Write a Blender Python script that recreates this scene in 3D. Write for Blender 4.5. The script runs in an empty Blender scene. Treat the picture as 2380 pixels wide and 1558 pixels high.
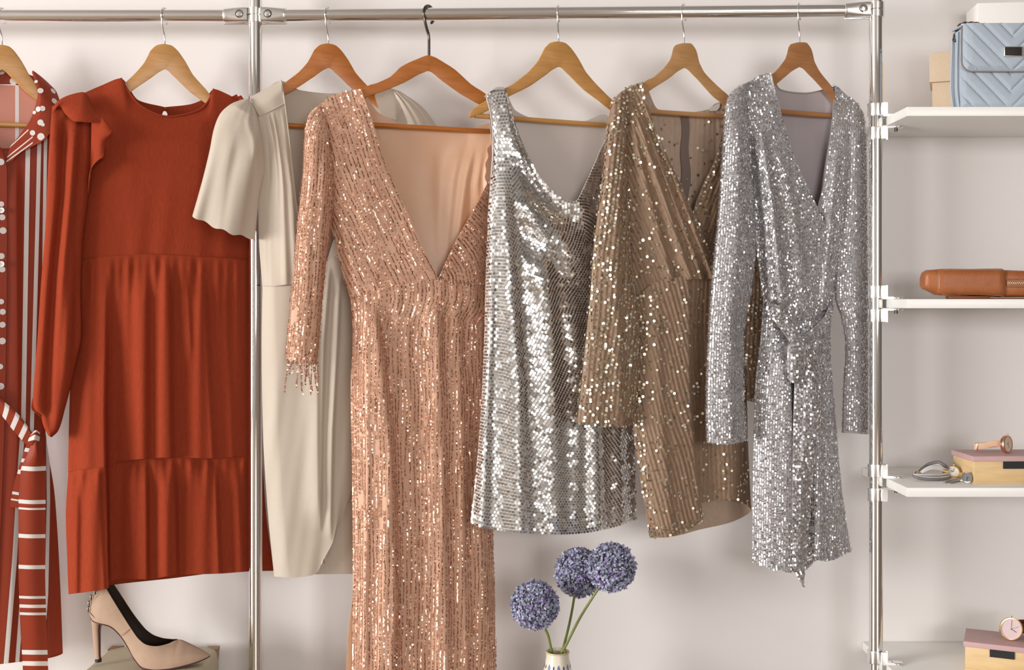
import bpy, bmesh, math
import numpy as np
from mathutils import Vector, Matrix

SC = bpy.context.scene
COL = SC.collection
PI = math.pi

# ------------------------------------------------------------------ camera, light, exposure
F, CX, HY = 2700.0, 1190.0, 705.0        # focal length and principal column/row of the eye level, 2380x1558 frame
CAMY, EYE = -2.56, 0.97                  # the back wall is the plane Y = 0, the floor is Z = 0
cam_d = bpy.data.cameras.new('camera')
cam = bpy.data.objects.new('camera', cam_d)
COL.objects.link(cam)
cam.location = (0, CAMY, EYE)
cam.rotation_euler = (PI / 2, 0, 0)
cam_d.sensor_width = 36.0
cam_d.lens = F / 2380.0 * 36.0
cam_d.shift_y = (HY - 779.0) / 2380.0
cam_d.clip_start = 0.01
SC.camera = cam
SC.view_settings.view_transform = 'Standard'
SC.view_settings.look = 'None'
SC.view_settings.gamma = 1.0
SC.view_settings.use_curve_mapping = False
SC.view_settings.exposure = 0.12
try:
    SC.cycles.use_denoising = True
    SC.cycles.max_bounces = 8
    SC.cycles.sample_clamp_indirect = 6.0
except Exception:
    pass

world = bpy.data.worlds.new('sky')
SC.world = world
world.use_nodes = True
world.node_tree.nodes['Background'].inputs[0].default_value = (0.85, 0.92, 1.0, 1)
world.node_tree.nodes['Background'].inputs[1].default_value = 1.5

def area(name, loc, target, sx, sy, power, col):
    d = bpy.data.lights.new(name, 'AREA')
    d.shape = 'RECTANGLE'; d.size = sx; d.size_y = sy
    d.energy = power; d.color = col
    o = bpy.data.objects.new(name, d); COL.objects.link(o)
    o.location = loc
    v = Vector(target) - Vector(loc)
    o.rotation_euler = v.to_track_quat('-Z', 'Y').to_euler()
    return o
# daylight by the left window, then an added fill lamp behind the camera
area('daylight_and_added_fill', (-6.40, -4.2, 1.22), (0.4, -1.2, 0.95), 3.0, 2.1, 470, (1.0, 0.985, 0.968))
area('daylight_and_added_fill', (1.7, -7.12, 1.55), (1.3, -3.0, 1.2), 2.4, 1.5, 102, (1.0, 0.975, 0.955))

# ------------------------------------------------------------------ pixel measurement -> metres
def P(px, py, Y):
    D = Y - CAMY
    return np.array([(px - CX) * D / F, Y, EYE + (HY - py) * D / F])

class Plane:
    """The vertical plane a garment hangs in: through its hook on the rail, turned by slope k (left side nearer)."""
    def __init__(s, hx, Y0, k=0.36):
        s.hx, s.Y0, s.k = hx, Y0, k
        s.X0 = (hx - CX) / F * (Y0 - CAMY)
    def pt(s, A):
        A = np.asarray(A, float)
        a = (A[..., 0] - CX) / F
        Y = (s.Y0 - s.k * a * CAMY - s.k * s.X0 - A[..., 2] * 0.01) / (1 - s.k * a)
        D = Y - CAMY
        return np.stack([a * D, Y, EYE + (HY - A[..., 1]) * D / F], -1)

# ------------------------------------------------------------------ interpolation
def pchip(x, y, t):
    x = np.asarray(x, float); y = np.asarray(y, float); t = np.asarray(t, float)
    if len(x) == 2:
        w = (t - x[0]) / (x[1] - x[0])
        return y[0] + w.reshape((-1,) + (1,) * (y.ndim - 1)) * (y[1] - y[0])
    h = np.diff(x)
    sh = (-1,) + (1,) * (y.ndim - 1)
    dl = np.diff(y, axis=0) / h.reshape(sh)
    m = np.zeros_like(y)
    w1 = (2 * h[1:] + h[:-1]).reshape(sh); w2 = (h[1:] + 2 * h[:-1]).reshape(sh)
    d0, d1 = dl[:-1], dl[1:]
    with np.errstate(divide='ignore', invalid='ignore'):
        hm = (w1 + w2) / (w1 / d0 + w2 / d1)
    m[1:-1] = np.where(d0 * d1 > 0, hm, 0.0)
    m[0] = dl[0]; m[-1] = dl[-1]
    i = np.clip(np.searchsorted(x, t, side='right') - 1, 0, len(x) - 2)
    hh = h[i]; s = ((t - x[i]) / hh).reshape(sh); hh = hh.reshape(sh)
    return ((2 * s**3 - 3 * s**2 + 1) * y[i] + (s**3 - 2 * s**2 + s) * hh * m[i]
            + (-2 * s**3 + 3 * s**2) * y[i + 1] + (s**3 - s**2) * hh * m[i + 1])

def curve(pts, n, dims=2):
    p = np.asarray(pts, float)
    s = np.concatenate([[0], np.cumsum(np.maximum(np.linalg.norm(np.diff(p[:, :dims], axis=0), axis=1), 1e-6))])
    return pchip(s / s[-1], p, np.linspace(0, 1, n))

def loft(cols, nu, nv, us=None):
    """cols: lists of (px, py, d_cm) running top to bottom -> [nu, nv, 3] in the same units"""
    C = np.stack([curve(c, nv) for c in cols])
    if us is None:
        s = np.linalg.norm(np.diff(C[..., :2], axis=0), axis=2).mean(1)
        dd = np.abs(np.diff(C[..., 2], axis=0)).mean(1) * 11
        s = np.sqrt(s * s + dd * dd) + 1e-3
        us = np.concatenate([[0], np.cumsum(s)]); us = us / us[-1]
    return pchip(us, C, np.linspace(0, 1, nu))

def ring(cols, nu, nv, back=2.5, nb=0.6, hemup=0.985):
    """closed garment tube: the front columns, then a back at depth -back; returns grid and front fraction"""
    C = [np.asarray(curve(c, nv)) for c in cols]
    L, R = C[0], C[-1]
    bk = []
    for f in (0.8, 0.5, 0.2):
        b = L * (1 - f) + R * f
        b[:, 2] -= back
        b[:, 1] = np.where(b[:, 1] > HY, HY + (b[:, 1] - HY) * (1 - (1 - hemup) * np.linspace(0, 1, nv)), b[:, 1])
        bk.append(b)
    A = np.stack(C + bk + [C[0]])
    nf = len(C) - 1
    s = np.linalg.norm(np.diff(A[:nf + 1, :, :2], axis=0), axis=2).mean(1) + 1e-3
    us = np.concatenate([[0], np.cumsum(s) / s.sum() * nb, nb + (1 - nb) * np.array([.25, .5, .75, 1.0])])
    return pchip(us, A, np.linspace(0, 1, nu)), nb

def tube(L, R, nu, nv, df, db=None, dc=None, pw=0.75):
    """sleeve: ellipse-like loop between a left and a right outline; df/db front/back bulge in cm"""
    l = curve(L, nv); r = curve(R, nv)
    th = np.linspace(0, 2 * PI, nu)
    m = (l + r) / 2; h = (r - l) / 2
    c, s = np.cos(th), np.sin(th)
    ss = np.sign(s) * np.abs(s) ** pw
    db = df if db is None else db
    G = m[None] - c[:, None, None] * h[None]
    prof = np.minimum(1, np.linspace(0, 1, nv) * 6 + 0.25)
    G[..., 2] += np.where(ss[:, None] > 0, ss[:, None] * df, ss[:, None] * db) * prof[None]
    if dc is not None:
        G[..., 2] += np.interp(np.linspace(0, 1, nv), np.linspace(0, 1, len(dc)), dc)[None]
    return G

def pleats(G, spec, mask=None):
    """spec: list of (xs at ys..., amp cm, wl px, wr px): a ridge, soft on its left and steep on its right"""
    x, y = G[..., 0].copy(), G[..., 1].copy()
    add = np.zeros_like(x)
    for pth, amp, wl, wr in spec:
        pth = np.asarray(pth, float)
        xe = np.interp(y, pth[:, 1], pth[:, 0])
        fade = np.clip((y - pth[0, 1]) / 60.0, 0, 1) * np.clip((pth[-1, 1] - y) / 60.0 + 1, 0, 1)
        t = x - xe
        add += amp * fade * np.where(t < 0, np.exp(-(t / wl) ** 2), np.exp(-(t / wr) ** 2))
    if mask is not None:
        add = add * mask
    G[..., 2] += add
    return G

def ripple(x, seed, lam):
    rs = np.random.RandomState(seed)
    o = np.zeros_like(x)
    for k in range(4):
        o += np.sin(x / (lam * (0.7 + 0.25 * k)) * 2 * PI + rs.rand() * 6.28) * (0.5 + 0.5 * rs.rand())
    return o / 2.2

# ------------------------------------------------------------------ meshes
def offset_of(o):
    v = np.zeros(3)
    while o is not None:
        v += np.array(o.location); o = o.parent
    return v

def build(name, chunks, mats, parent=None, loc=None):
    """chunks: (verts [n,3] in world metres, faces [m,k] index array, material index, smooth)"""
    me = bpy.data.meshes.new(name)
    vs, li, ls, lt, mi, sm = [], [], [], [], [], []
    base = 0; lo = 0
    for V, Fc, m, smooth in chunks:
        V = np.asarray(V, float).reshape(-1, 3)
        vs.append(V)
        groups = {}
        if isinstance(Fc, np.ndarray):
            groups[Fc.shape[1]] = Fc
        else:
            for f in Fc: groups.setdefault(len(f), []).append(f)
        for k, fa in groups.items():
            fa = np.asarray(fa, int).reshape(-1, k)
            n = len(fa)
            li.append((fa + base).ravel())
            ls.append(lo + np.arange(n) * k); lt.append(np.full(n, k)); lo += n * k
            mm = m if np.ndim(m) else np.full(n, m)
            mi.append(np.asarray(mm)[:n]); sm.append(np.full(n, bool(smooth)))
        base += len(V)
    V = np.concatenate(vs)
    off = offset_of(parent) if parent is not None else (np.array(loc) if loc is not None else np.zeros(3))
    V = V - off
    L = np.concatenate(li); S = np.concatenate(ls)
    me.vertices.add(len(V)); me.vertices.foreach_set('co', V.ravel())
    me.loops.add(len(L)); me.loops.foreach_set('vertex_index', L.astype(np.int32))
    me.polygons.add(len(S)); me.polygons.foreach_set('loop_start', S.astype(np.int32))
    try: me.polygons.foreach_set('loop_total', np.concatenate(lt).astype(np.int32))
    except Exception: pass
    for m in mats: me.materials.append(m)
    me.polygons.foreach_set('material_index', np.concatenate(mi).astype(np.int32))
    me.polygons.foreach_set('use_smooth', np.concatenate(sm))
    me.update(calc_edges=True); me.validate()
    if len(V) < 60000 and any(c[3] for c in chunks):
        try: me.set_sharp_from_angle(angle=math.radians(62))
        except Exception: pass
    o = bpy.data.objects.new(name, me)
    COL.objects.link(o)
    if parent is not None: o.parent = parent
    elif loc is not None: o.location = loc
    return o

def thing(name, label, cat, loc, group=None):
    o = bpy.data.objects.new(name, None); COL.objects.link(o)
    o.empty_display_size = 0.02
    o.location = tuple(float(v) for v in loc)
    o['label'] = label; o['category'] = cat
    if group: o['group'] = group
    return o

def tag(o, label, cat, group=None):
    o['label'] = label; o['category'] = cat
    if group: o['group'] = group
    return o

def grid_normals(W):
    du = np.gradient(W, axis=0); dv = np.gradient(W, axis=1)
    n = np.cross(du, dv)
    return n / (np.linalg.norm(n, axis=-1, keepdims=True) + 1e-12)

def gfaces(nu, nv, base=0):
    i, j = np.meshgrid(np.arange(nu - 1), np.arange(nv - 1), indexing='ij')
    a = (i * nv + j).ravel() + base
    return np.stack([a, a + nv, a + nv + 1, a + 1], 1)

def cloth_chunks(W, th=0.0014, front=0, back=0, closed=False, out=-1):
    """double-layered cloth from grid W; 'out' chooses the sign so that the outer face looks at the camera"""
    nu, nv = W.shape[:2]
    n = grid_normals(W)
    if closed:
        n[0] = n[-1] = (n[0] + n[-1]) / 2
    q = n[: nu // 2 + 1] if closed else n
    if q[..., 1].mean() > 0: n = -n
    flip = np.cross(np.gradient(W, axis=0), np.gradient(W, axis=1))
    fl = (flip * n).sum(-1).mean() < 0
    I = W - n * th
    fo = gfaces(nu, nv); fi = gfaces(nu, nv)[:, ::-1]
    if fl: fo, fi = fo[:, ::-1], fi[:, ::-1]
    V = np.concatenate([W.reshape(-1, 3), I.reshape(-1, 3)])
    o = nu * nv
    def strip(idx):
        a, b = idx[:-1], idx[1:]
        return np.stack([a, b, b + o, a + o], 1)
    g = np.arange(nu * nv).reshape(nu, nv)
    rims = [strip(g[:, 0]), strip(g[:, -1])]
    if not closed: rims += [strip(g[0]), strip(g[-1])]
    return [(V, np.concatenate([fo, fi + o] + rims),
             np.concatenate([np.full(len(fo), front), np.full(len(fi), back), np.full(sum(len(r) for r in rims), front)]), True)], n

def sample(W, n, u, v):
    nu, nv = W.shape[:2]
    a = np.clip(u, 0, 1) * (nu - 1); b = np.clip(v, 0, 1) * (nv - 1)
    i = np.minimum(a.astype(int), nu - 2); j = np.minimum(b.astype(int), nv - 2)
    s = (a - i)[:, None]; t = (b - j)[:, None]
    def f(Z): return (Z[i, j] * (1 - s) + Z[i + 1, j] * s) * (1 - t) + (Z[i, j + 1] * (1 - s) + Z[i + 1, j + 1] * s) * t
    p = f(W); m = f(n); dv = (W[i, j + 1] - W[i, j]); 
    return p, m / (np.linalg.norm(m, axis=1, keepdims=True) + 1e-12), dv / (np.linalg.norm(dv, axis=1, keepdims=True) + 1e-12)

def place(W, dx, dy, ref='l', hexa=False, ur=(0, 1), vr=(0, 1), jx=0.0, jy=0.0, rs=None, col=0.0):
    """rows of sequin positions at even distance (metres) on a cloth grid, counted from one edge"""
    nu, nv = W.shape[:2]
    seg = np.linalg.norm(np.diff(W, axis=1), axis=2).mean(0)
    cv = np.concatenate([[0], np.cumsum(seg)])
    U, V, R, K = [], [], [], []
    i0, i1 = int(ur[0] * (nu - 1)), int(ur[1] * (nu - 1))
    for r, q in enumerate(np.arange(dy * 0.5 + cv[-1] * vr[0], cv[-1] * vr[1], dy)):
        vv = np.interp(q, cv, np.linspace(0, 1, nv)); b = vv * (nv - 1); j = min(int(b), nv - 2); t = b - j
        row = W[i0:i1 + 1, j] * (1 - t) + W[i0:i1 + 1, j + 1] * t
        cu = np.concatenate([[0], np.cumsum(np.linalg.norm(np.diff(row, axis=0), axis=1))])
        if cu[-1] < dx * 0.6: continue
        h = dx * 0.5 * (r % 2) if hexa else 0
        s = np.arange(dx * 0.45 + h, cu[-1], dx)
        k = np.arange(len(s))
        if ref == 'r': s = cu[-1] - s
        if rs is not None: s = s + rs.randn(len(s)) * jx * dx
        u = np.interp(s, cu, np.linspace(i0, i1, i1 - i0 + 1) / (nu - 1))
        hs = np.sin(k * 91.17 + 3.3) * 9631.7; hs = hs - np.floor(hs) - .5
        U.append(u); V.append(np.full(len(u), vv) + col * hs * dy / cv[-1] + (rs.randn(len(u)) * jy * dy / cv[-1] if rs is not None else 0))
        R.append(np.full(len(u), r)); K.append(k)
    return np.concatenate(U), np.clip(np.concatenate(V), 0, 1), np.concatenate(R), np.concatenate(K)

def discs(W, n, u, v, r, rs, lo=0.0, hi=0.15, off=0.0012, m=6, asp=1.0, rvar=0.1, extra=None):
    p, nn, dv = sample(W, n, u, v)
    N = len(p)
    tilt = rs.randn(N, 3) * hi
    if lo: 
        for s in range(3):
            tilt[:, s] += lo * np.sin(u * (37 + 11 * s) + v * (61 - 17 * s) + s * 2.1) * np.sin(v * (143 + 31 * s) + u * 29 + s)
    if extra is not None: tilt += extra
    nn = nn + tilt; nn /= np.linalg.norm(nn, axis=1, keepdims=True)
    t1 = dv - nn * (dv * nn).sum(1, keepdims=True); t1 /= np.linalg.norm(t1, axis=1, keepdims=True) + 1e-12
    t2 = np.cross(nn, t1)
    a = np.arange(m) / m * 2 * PI + PI / m
    rr = r * (1 + rs.randn(N) * rvar)
    c = p + nn * (off * (1 + 0.5 * rs.rand(N)))[:, None]
    V = c[:, None] + (np.cos(a)[None, :, None] * t1[:, None] * asp + np.sin(a)[None, :, None] * t2[:, None]) * rr[:, None, None]
    return V.reshape(-1, 3), np.arange(N * m).reshape(N, m)

def tube_chunk(path, r, k=10, cap=True):
    p = np.asarray(path, float); n = len(p)
    r = np.full(n, r) if np.ndim(r) == 0 else np.asarray(r)
    t = np.gradient(p, axis=0); t /= np.linalg.norm(t, axis=1, keepdims=True) + 1e-12
    ref = np.array([0, 0, 1.0]) if abs(t[0][2]) < 0.9 else np.array([1.0, 0, 0])
    a = np.cross(t[0], ref); a /= np.linalg.norm(a)
    V = []
    for i in range(n):
        a = a - t[i] * a.dot(t[i]); a /= np.linalg.norm(a) + 1e-12
        b = np.cross(t[i], a)
        th = np.arange(k) / k * 2 * PI
        V.append(p[i] + (np.cos(th)[:, None] * a + np.sin(th)[:, None] * b) * r[i])
    V = np.concatenate(V)
    fs = []
    for i in range(n - 1):
        for j in range(k):
            fs.append((i * k + j, i * k + (j + 1) % k, (i + 1) * k + (j + 1) % k, (i + 1) * k + j))
    if cap:
        fs.append(tuple(range(k - 1, -1, -1))); fs.append(tuple((n - 1) * k + j for j in range(k)))
    return V, fs

def smooth3(pts, n):
    p = np.asarray(pts, float)
    s = np.concatenate([[0], np.cumsum(np.linalg.norm(np.diff(p, axis=0), axis=1) + 1e-9)])
    return pchip(s / s[-1], p, np.linspace(0, 1, n))

def lathe_chunk(prof, c, k=40, M=None):
    """prof (radius, height) list turned about +Z (or about M's Z axis)"""
    th = np.arange(k) / k * 2 * PI
    V = np.concatenate([np.stack([np.cos(th) * r, np.sin(th) * r, np.full(k, z)], 1) for r, z in prof])
    fs = []
    for i in range(len(prof) - 1):
        for j in range(k):
            fs.append((i * k + j, i * k + (j + 1) % k, (i + 1) * k + (j + 1) % k, (i + 1) * k + j))
    fs.append(tuple(range(k - 1, -1, -1))); fs.append(tuple((len(prof) - 1) * k + j for j in range(k)))
    if M is not None: V = V @ np.array(M).T
    return V + np.asarray(c), fs

def extrude_chunk(A, B):
    """solid between two congruent polygons given as 3-D point lists"""
    n = len(A)
    V = np.concatenate([A, B])
    fs = [tuple(range(n)), tuple(range(2 * n - 1, n - 1, -1))]
    for i in range(n):
        j = (i + 1) % n
        fs.append((j, i, n + i, n + j))
    return V, fs

def bevel_obj(o, w=0.002, seg=2, ang=35):
    bm = bmesh.new(); bm.from_mesh(o.data)
    bmesh.ops.recalc_face_normals(bm, faces=bm.faces)
    es = [e for e in bm.edges if len(e.link_faces) == 2 and e.calc_face_angle(0) > math.radians(ang)]
    bmesh.ops.bevel(bm, geom=es, offset=w, segments=seg, profile=0.5, affect='EDGES', clamp_overlap=True)
    for f in bm.faces: f.smooth = True
    bm.to_mesh(o.data); bm.free()
    try:
        o.data.set_sharp_from_angle(angle=math.radians(50))
    except Exception:
        pass
    return o

def box_chunk(c, s, R=None):
    x, y, z = np.array(s) / 2
    V = np.array([[-x, -y, -z], [x, -y, -z], [x, y, -z], [-x, y, -z], [-x, -y, z], [x, -y, z], [x, y, z], [-x, y, z]])
    if R is not None: V = V @ np.array(R).T
    return V + np.asarray(c), [(0, 3, 2, 1), (4, 5, 6, 7), (0, 1, 5, 4), (1, 2, 6, 5), (2, 3, 7, 6), (3, 0, 4, 7)]

def simple(name, vf, mat, parent=None, bev=0.0, smooth=False, seg=2, loc=None):
    o = build(name, [(vf[0], vf[1], 0, smooth)], [mat], parent, loc)
    if bev: bevel_obj(o, bev, seg)
    return o

def rotz(a):
    c, s = math.cos(a), math.sin(a)
    return np.array([[c, -s, 0], [s, c, 0], [0, 0, 1.0]])
def basis(x, y, z):
    return np.stack([np.asarray(x, float), np.asarray(y, float), np.asarray(z, float)], 1)

# ------------------------------------------------------------------ materials
def mat(name, col, rough=0.6, metal=0.0, noise=0.0, nscale=40.0, bump=0.0, bscale=300.0, sheen=0.0, spec=0.5,
        stretch=(1, 1, 1), coat=0.0, island=None, trans=0.0, weave=None):
    m = bpy.data.materials.new(name); m.use_nodes = True
    nt = m.node_tree; b = nt.nodes['Principled BSDF']
    b.inputs['Base Color'].default_value = (*col, 1)
    b.inputs['Roughness'].default_value = rough
    b.inputs['Metallic'].default_value = metal
    b.inputs['Specular IOR Level'].default_value = spec
    if sheen:
        b.inputs['Sheen Weight'].default_value = sheen; b.inputs['Sheen Roughness'].default_value = 0.5
        b.inputs['Sheen Tint'].default_value = (*[min(1, c * 1.5 + 0.1) for c in col], 1)
    if coat:
        b.inputs['Coat Weight'].default_value = coat; b.inputs['Coat Roughness'].default_value = 0.15
    tc = nt.nodes.new('ShaderNodeTexCoord'); mp = nt.nodes.new('ShaderNodeMapping')
    nt.links.new(tc.outputs['Object'], mp.inputs['Vector'])
    mp.inputs['Scale'].default_value = stretch
    if noise:
        n = nt.nodes.new('ShaderNodeTexNoise'); n.inputs['Scale'].default_value = nscale; n.inputs['Detail'].default_value = 5
        nt.links.new(mp.outputs[0], n.inputs['Vector'])
        mx = nt.nodes.new('ShaderNodeMix'); mx.data_type = 'RGBA'
        mx.inputs['A'].default_value = (*[max(0, c * (1 - noise)) for c in col], 1)
        mx.inputs['B'].default_value = (*[min(1, c * (1 + noise)) for c in col], 1)
        nt.links.new(n.outputs['Fac'], mx.inputs['Factor'])
        nt.links.new(mx.outputs['Result'], b.inputs['Base Color'])
    if island:
        g = nt.nodes.new('ShaderNodeNewGeometry'); rp = nt.nodes.new('ShaderNodeValToRGB')
        rp.color_ramp.interpolation = 'LINEAR'
        el = rp.color_ramp.elements
        for i, (pos, c) in enumerate(island):
            e = el[i] if i < 2 else el.new(pos)
            e.position = pos; e.color = (*c, 1)
        nt.links.new(g.outputs['Random Per Island'], rp.inputs['Fac'])
        nt.links.new(rp.outputs['Color'], b.inputs['Base Color'])
    if bump:
        n2 = nt.nodes.new('ShaderNodeTexNoise'); n2.inputs['Scale'].default_value = bscale; n2.inputs['Detail'].default_value = 3
        nt.links.new(mp.outputs[0], n2.inputs['Vector'])
        bp = nt.nodes.new('ShaderNodeBump'); bp.inputs['Strength'].default_value = bump; bp.inputs['Distance'].default_value = 0.001
        nt.links.new(n2.outputs['Fac'], bp.inputs['Height'])
        nt.links.new(bp.outputs[0], b.inputs['Normal'])
    return m

def wood(name, c1, c2, rough=0.38, stretch=(1, 1, 9), scale=14, coat=0.25):
    m = bpy.data.materials.new(name); m.use_nodes = True
    nt = m.node_tree; b = nt.nodes['Principled BSDF']
    b.inputs['Roughness'].default_value = rough
    b.inputs['Coat Weight'].default_value = coat; b.inputs['Coat Roughness'].default_value = 0.2
    tc = nt.nodes.new('ShaderNodeTexCoord'); mp = nt.nodes.new('ShaderNodeMapping')
    mp.inputs['Scale'].default_value = stretch
    nt.links.new(tc.outputs['Object'], mp.inputs['Vector'])
    n = nt.nodes.new('ShaderNodeTexNoise'); n.inputs['Scale'].default_value = scale; n.inputs['Detail'].default_value = 7
    n.inputs['Distortion'].default_value = 0.6
    nt.links.new(mp.outputs[0], n.inputs['Vector'])
    rp = nt.nodes.new('ShaderNodeValToRGB')
    rp.color_ramp.elements[0].position = 0.3; rp.color_ramp.elements[0].color = (*c1, 1)
    rp.color_ramp.elements[1].position = 0.7; rp.color_ramp.elements[1].color = (*c2, 1)
    nt.links.new(n.outputs['Fac'], rp.inputs['Fac']); nt.links.new(rp.outputs['Color'], b.inputs['Base Color'])
    return m

M = dict(
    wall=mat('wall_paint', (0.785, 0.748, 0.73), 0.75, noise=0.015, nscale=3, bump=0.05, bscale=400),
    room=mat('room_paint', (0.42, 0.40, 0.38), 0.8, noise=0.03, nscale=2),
    wall_darkened=mat('room_paint_darkened_for_chrome', (0.13, 0.115, 0.10), 0.8, noise=0.03, nscale=2),
    floor=wood('floor_boards', (0.30, 0.23, 0.17), (0.42, 0.34, 0.26), stretch=(1, 8, 1), scale=3),
    white=mat('white_laminate', (0.86, 0.845, 0.81), 0.35, noise=0.01, nscale=5),
    chrome=mat('chrome', (0.86, 0.85, 0.84), 0.06, 1.0),
    zinc=mat('polished_zinc', (0.90, 0.89, 0.87), 0.24, 1.0),
    darkmetal=mat('dark_metal', (0.12, 0.10, 0.09), 0.28, 1.0),
    steel=mat('hook_steel', (0.72, 0.72, 0.72), 0.15, 1.0),
    black=mat('black_plastic_and_slot_shade', (0.012, 0.012, 0.012), 0.5),
    rust=mat('rust_linen', (0.31, 0.048, 0.020), 0.9, noise=0.22, nscale=420, bump=0.35, bscale=700, spec=0.06, stretch=(1, 1, 0.16)),
    beige=mat('beige_satin_back_crepe', (0.60, 0.52, 0.43), 0.6, noise=0.03, nscale=200, bump=0.12, bscale=1200, spec=0.25),
    beigein=mat('beige_inside', (0.52, 0.45, 0.395), 0.7, noise=0.04, nscale=300),
    peach=mat('peach_tulle', (0.71, 0.43, 0.295), 0.6, noise=0.06, nscale=300, bump=0.2, bscale=1500, spec=0.35),
    peachlin=mat('peach_satin_lining', (0.76, 0.455, 0.285), 0.38, noise=0.03, nscale=100, spec=0.5, sheen=0.1),
    silverb=mat('silver_net', (0.68, 0.66, 0.64), 0.45, noise=0.15, nscale=500, bump=0.3, bscale=1500),
    silverlin=mat('taupe_mesh_lining', (0.63, 0.56, 0.525), 0.55, noise=0.10, nscale=900, bump=0.25, bscale=1500),
    goldb=mat('bronze_velvet', (0.285, 0.182, 0.115), 0.6, noise=0.45, nscale=260, bump=0.5, bscale=700, sheen=0.5, stretch=(1, 1, 0.45)),
    goldlin=mat('brown_lining', (0.50, 0.365, 0.275), 0.65, noise=0.18, nscale=250, stretch=(1, 1, 0.4)),
    goldtape=mat('brown_seam_tape', (0.20, 0.145, 0.12), 0.6),
    greyb=mat('grey_jersey', (0.44, 0.425, 0.435), 0.6, noise=0.1, nscale=500, bump=0.3, bscale=1200),
    greylin=mat('mauve_grey_lining', (0.46, 0.405, 0.42), 0.6, noise=0.03, nscale=200),
    stripe=mat('white_stripe', (0.74, 0.70, 0.67), 0.6, noise=0.02),
    rsatin=mat('rust_satin', (0.29, 0.040, 0.015), 0.5, noise=0.04, nscale=60, spec=0.2, bump=0.1, bscale=900),
    rsatinin=mat('rust_satin_wrong_side', (0.60, 0.25, 0.18), 0.6, noise=0.05, nscale=300),
    seq_silver=mat('silver_sequin', (0.85, 0.84, 0.82), 0.17, 1.0, island=[(0, (0.60, 0.58, 0.56)), (1, (0.97, 0.96, 0.94))]),
    seq_grey=mat('pewter_sequin', (0.8, 0.8, 0.8), 0.30, 1.0, island=[(0, (0.58, 0.57, 0.585)), (1, (0.98, 0.97, 0.99))]),
    seq_gold=mat('gold_sequin', (0.8, 0.7, 0.5), 0.26, 0.9, island=[(0, (0.52, 0.45, 0.31)), (0.55, (0.86, 0.79, 0.62)), (1, (0.98, 0.94, 0.84))]),
    seq_rose=mat('rose_gold_bead', (0.8, 0.5, 0.4), 0.27, 0.85, island=[(0, (0.40, 0.16, 0.09)), (0.6, (0.72, 0.37, 0.25)), (1, (0.98, 0.78, 0.66))]),
    thread=mat('copper_thread', (0.50, 0.24, 0.15), 0.5),
    honey=wood('honey_beech', (0.51, 0.24, 0.060), (0.60, 0.31, 0.095), coat=0.08),
    orange=wood('orange_lacquered_wood', (0.43, 0.120, 0.012), (0.53, 0.180, 0.026), coat=0.06, rough=0.42),
    pale=wood('pale_beech', (0.47, 0.24, 0.088), (0.55, 0.30, 0.125), coat=0.06),
    brownw=wood('brown_beech', (0.37, 0.155, 0.055), (0.46, 0.21, 0.078), coat=0.06),
)
# ------------------------------------------------------------------ the room
def struct(name, vf, m):
    o = simple(name, vf, m); o['kind'] = 'structure'; return o
XL, XR, YF, H = -6.5, 3.3, -7.2, 2.85
struct('wall_back', box_chunk(((XL + XR) / 2, 0.05, H / 2), (XR - XL + 0.2, 0.10, H)), M['wall'])
struct('floor', box_chunk(((XL + XR) / 2, YF / 2 + 0.02, -0.05), (XR - XL + 0.2, -YF + 0.16, 0.10)), M['floor'])
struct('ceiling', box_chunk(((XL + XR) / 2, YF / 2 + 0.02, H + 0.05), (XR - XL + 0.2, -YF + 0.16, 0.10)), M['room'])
struct('wall_right', box_chunk((XR + 0.05, YF / 2, H / 2), (0.10, -YF, H)), M['wall_darkened'])  # wall colour darkened to give the chrome dark streaks and less bounce
def holed(name, axis, pos, a0, a1, h0, h1, z0, z1, m):
    ch = []
    def bx(u0, u1, w0, w1):
        if axis == 'x': c, s = (pos, (u0 + u1) / 2, (w0 + w1) / 2), (0.10, u1 - u0, w1 - w0)
        else: c, s = ((u0 + u1) / 2, pos, (w0 + w1) / 2), (u1 - u0, 0.10, w1 - w0)
        v, f = box_chunk(c, s); ch.append((v, f, 0, False))
    bx(a0, h0, 0, H); bx(h1, a1, 0, H); bx(h0, h1, 0, z0); bx(h0, h1, z1, H)
    o = build(name, ch, [m]); o['kind'] = 'structure'
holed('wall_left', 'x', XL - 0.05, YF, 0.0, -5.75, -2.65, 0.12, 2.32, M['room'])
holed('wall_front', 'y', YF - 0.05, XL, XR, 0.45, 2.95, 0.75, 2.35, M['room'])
def window(name, axis, pos, u0, u1, z0, z1):
    ch = []
    def bar(ua, ub, za, zb, t=0.05):
        if axis == 'x': c, s = (pos, (ua + ub) / 2, (za + zb) / 2), (t, ub - ua, zb - za)
        else: c, s = ((ua + ub) / 2, pos, (za + zb) / 2), (ub - ua, t, zb - za)
        v, f = box_chunk(c, s); ch.append((v, f, 0, False))
    w = 0.05; um = (u0 + u1) / 2
    bar(u0, u0 + w, z0, z1); bar(u1 - w, u1, z0, z1); bar(u0, u1, z0, z0 + w); bar(u0, u1, z1 - w, z1); bar(um - w / 2, um + w / 2, z0, z1)
    o = build(name, ch, [M['white']]); o['kind'] = 'structure'
window('window_1', 'x', XL - 0.05, -5.75, -2.65, 0.12, 2.32)
window('added_fill_window', 'y', YF - 0.05, 0.45, 2.95, 0.75, 2.35)  # window added to house the fill lamp for the right side

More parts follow.
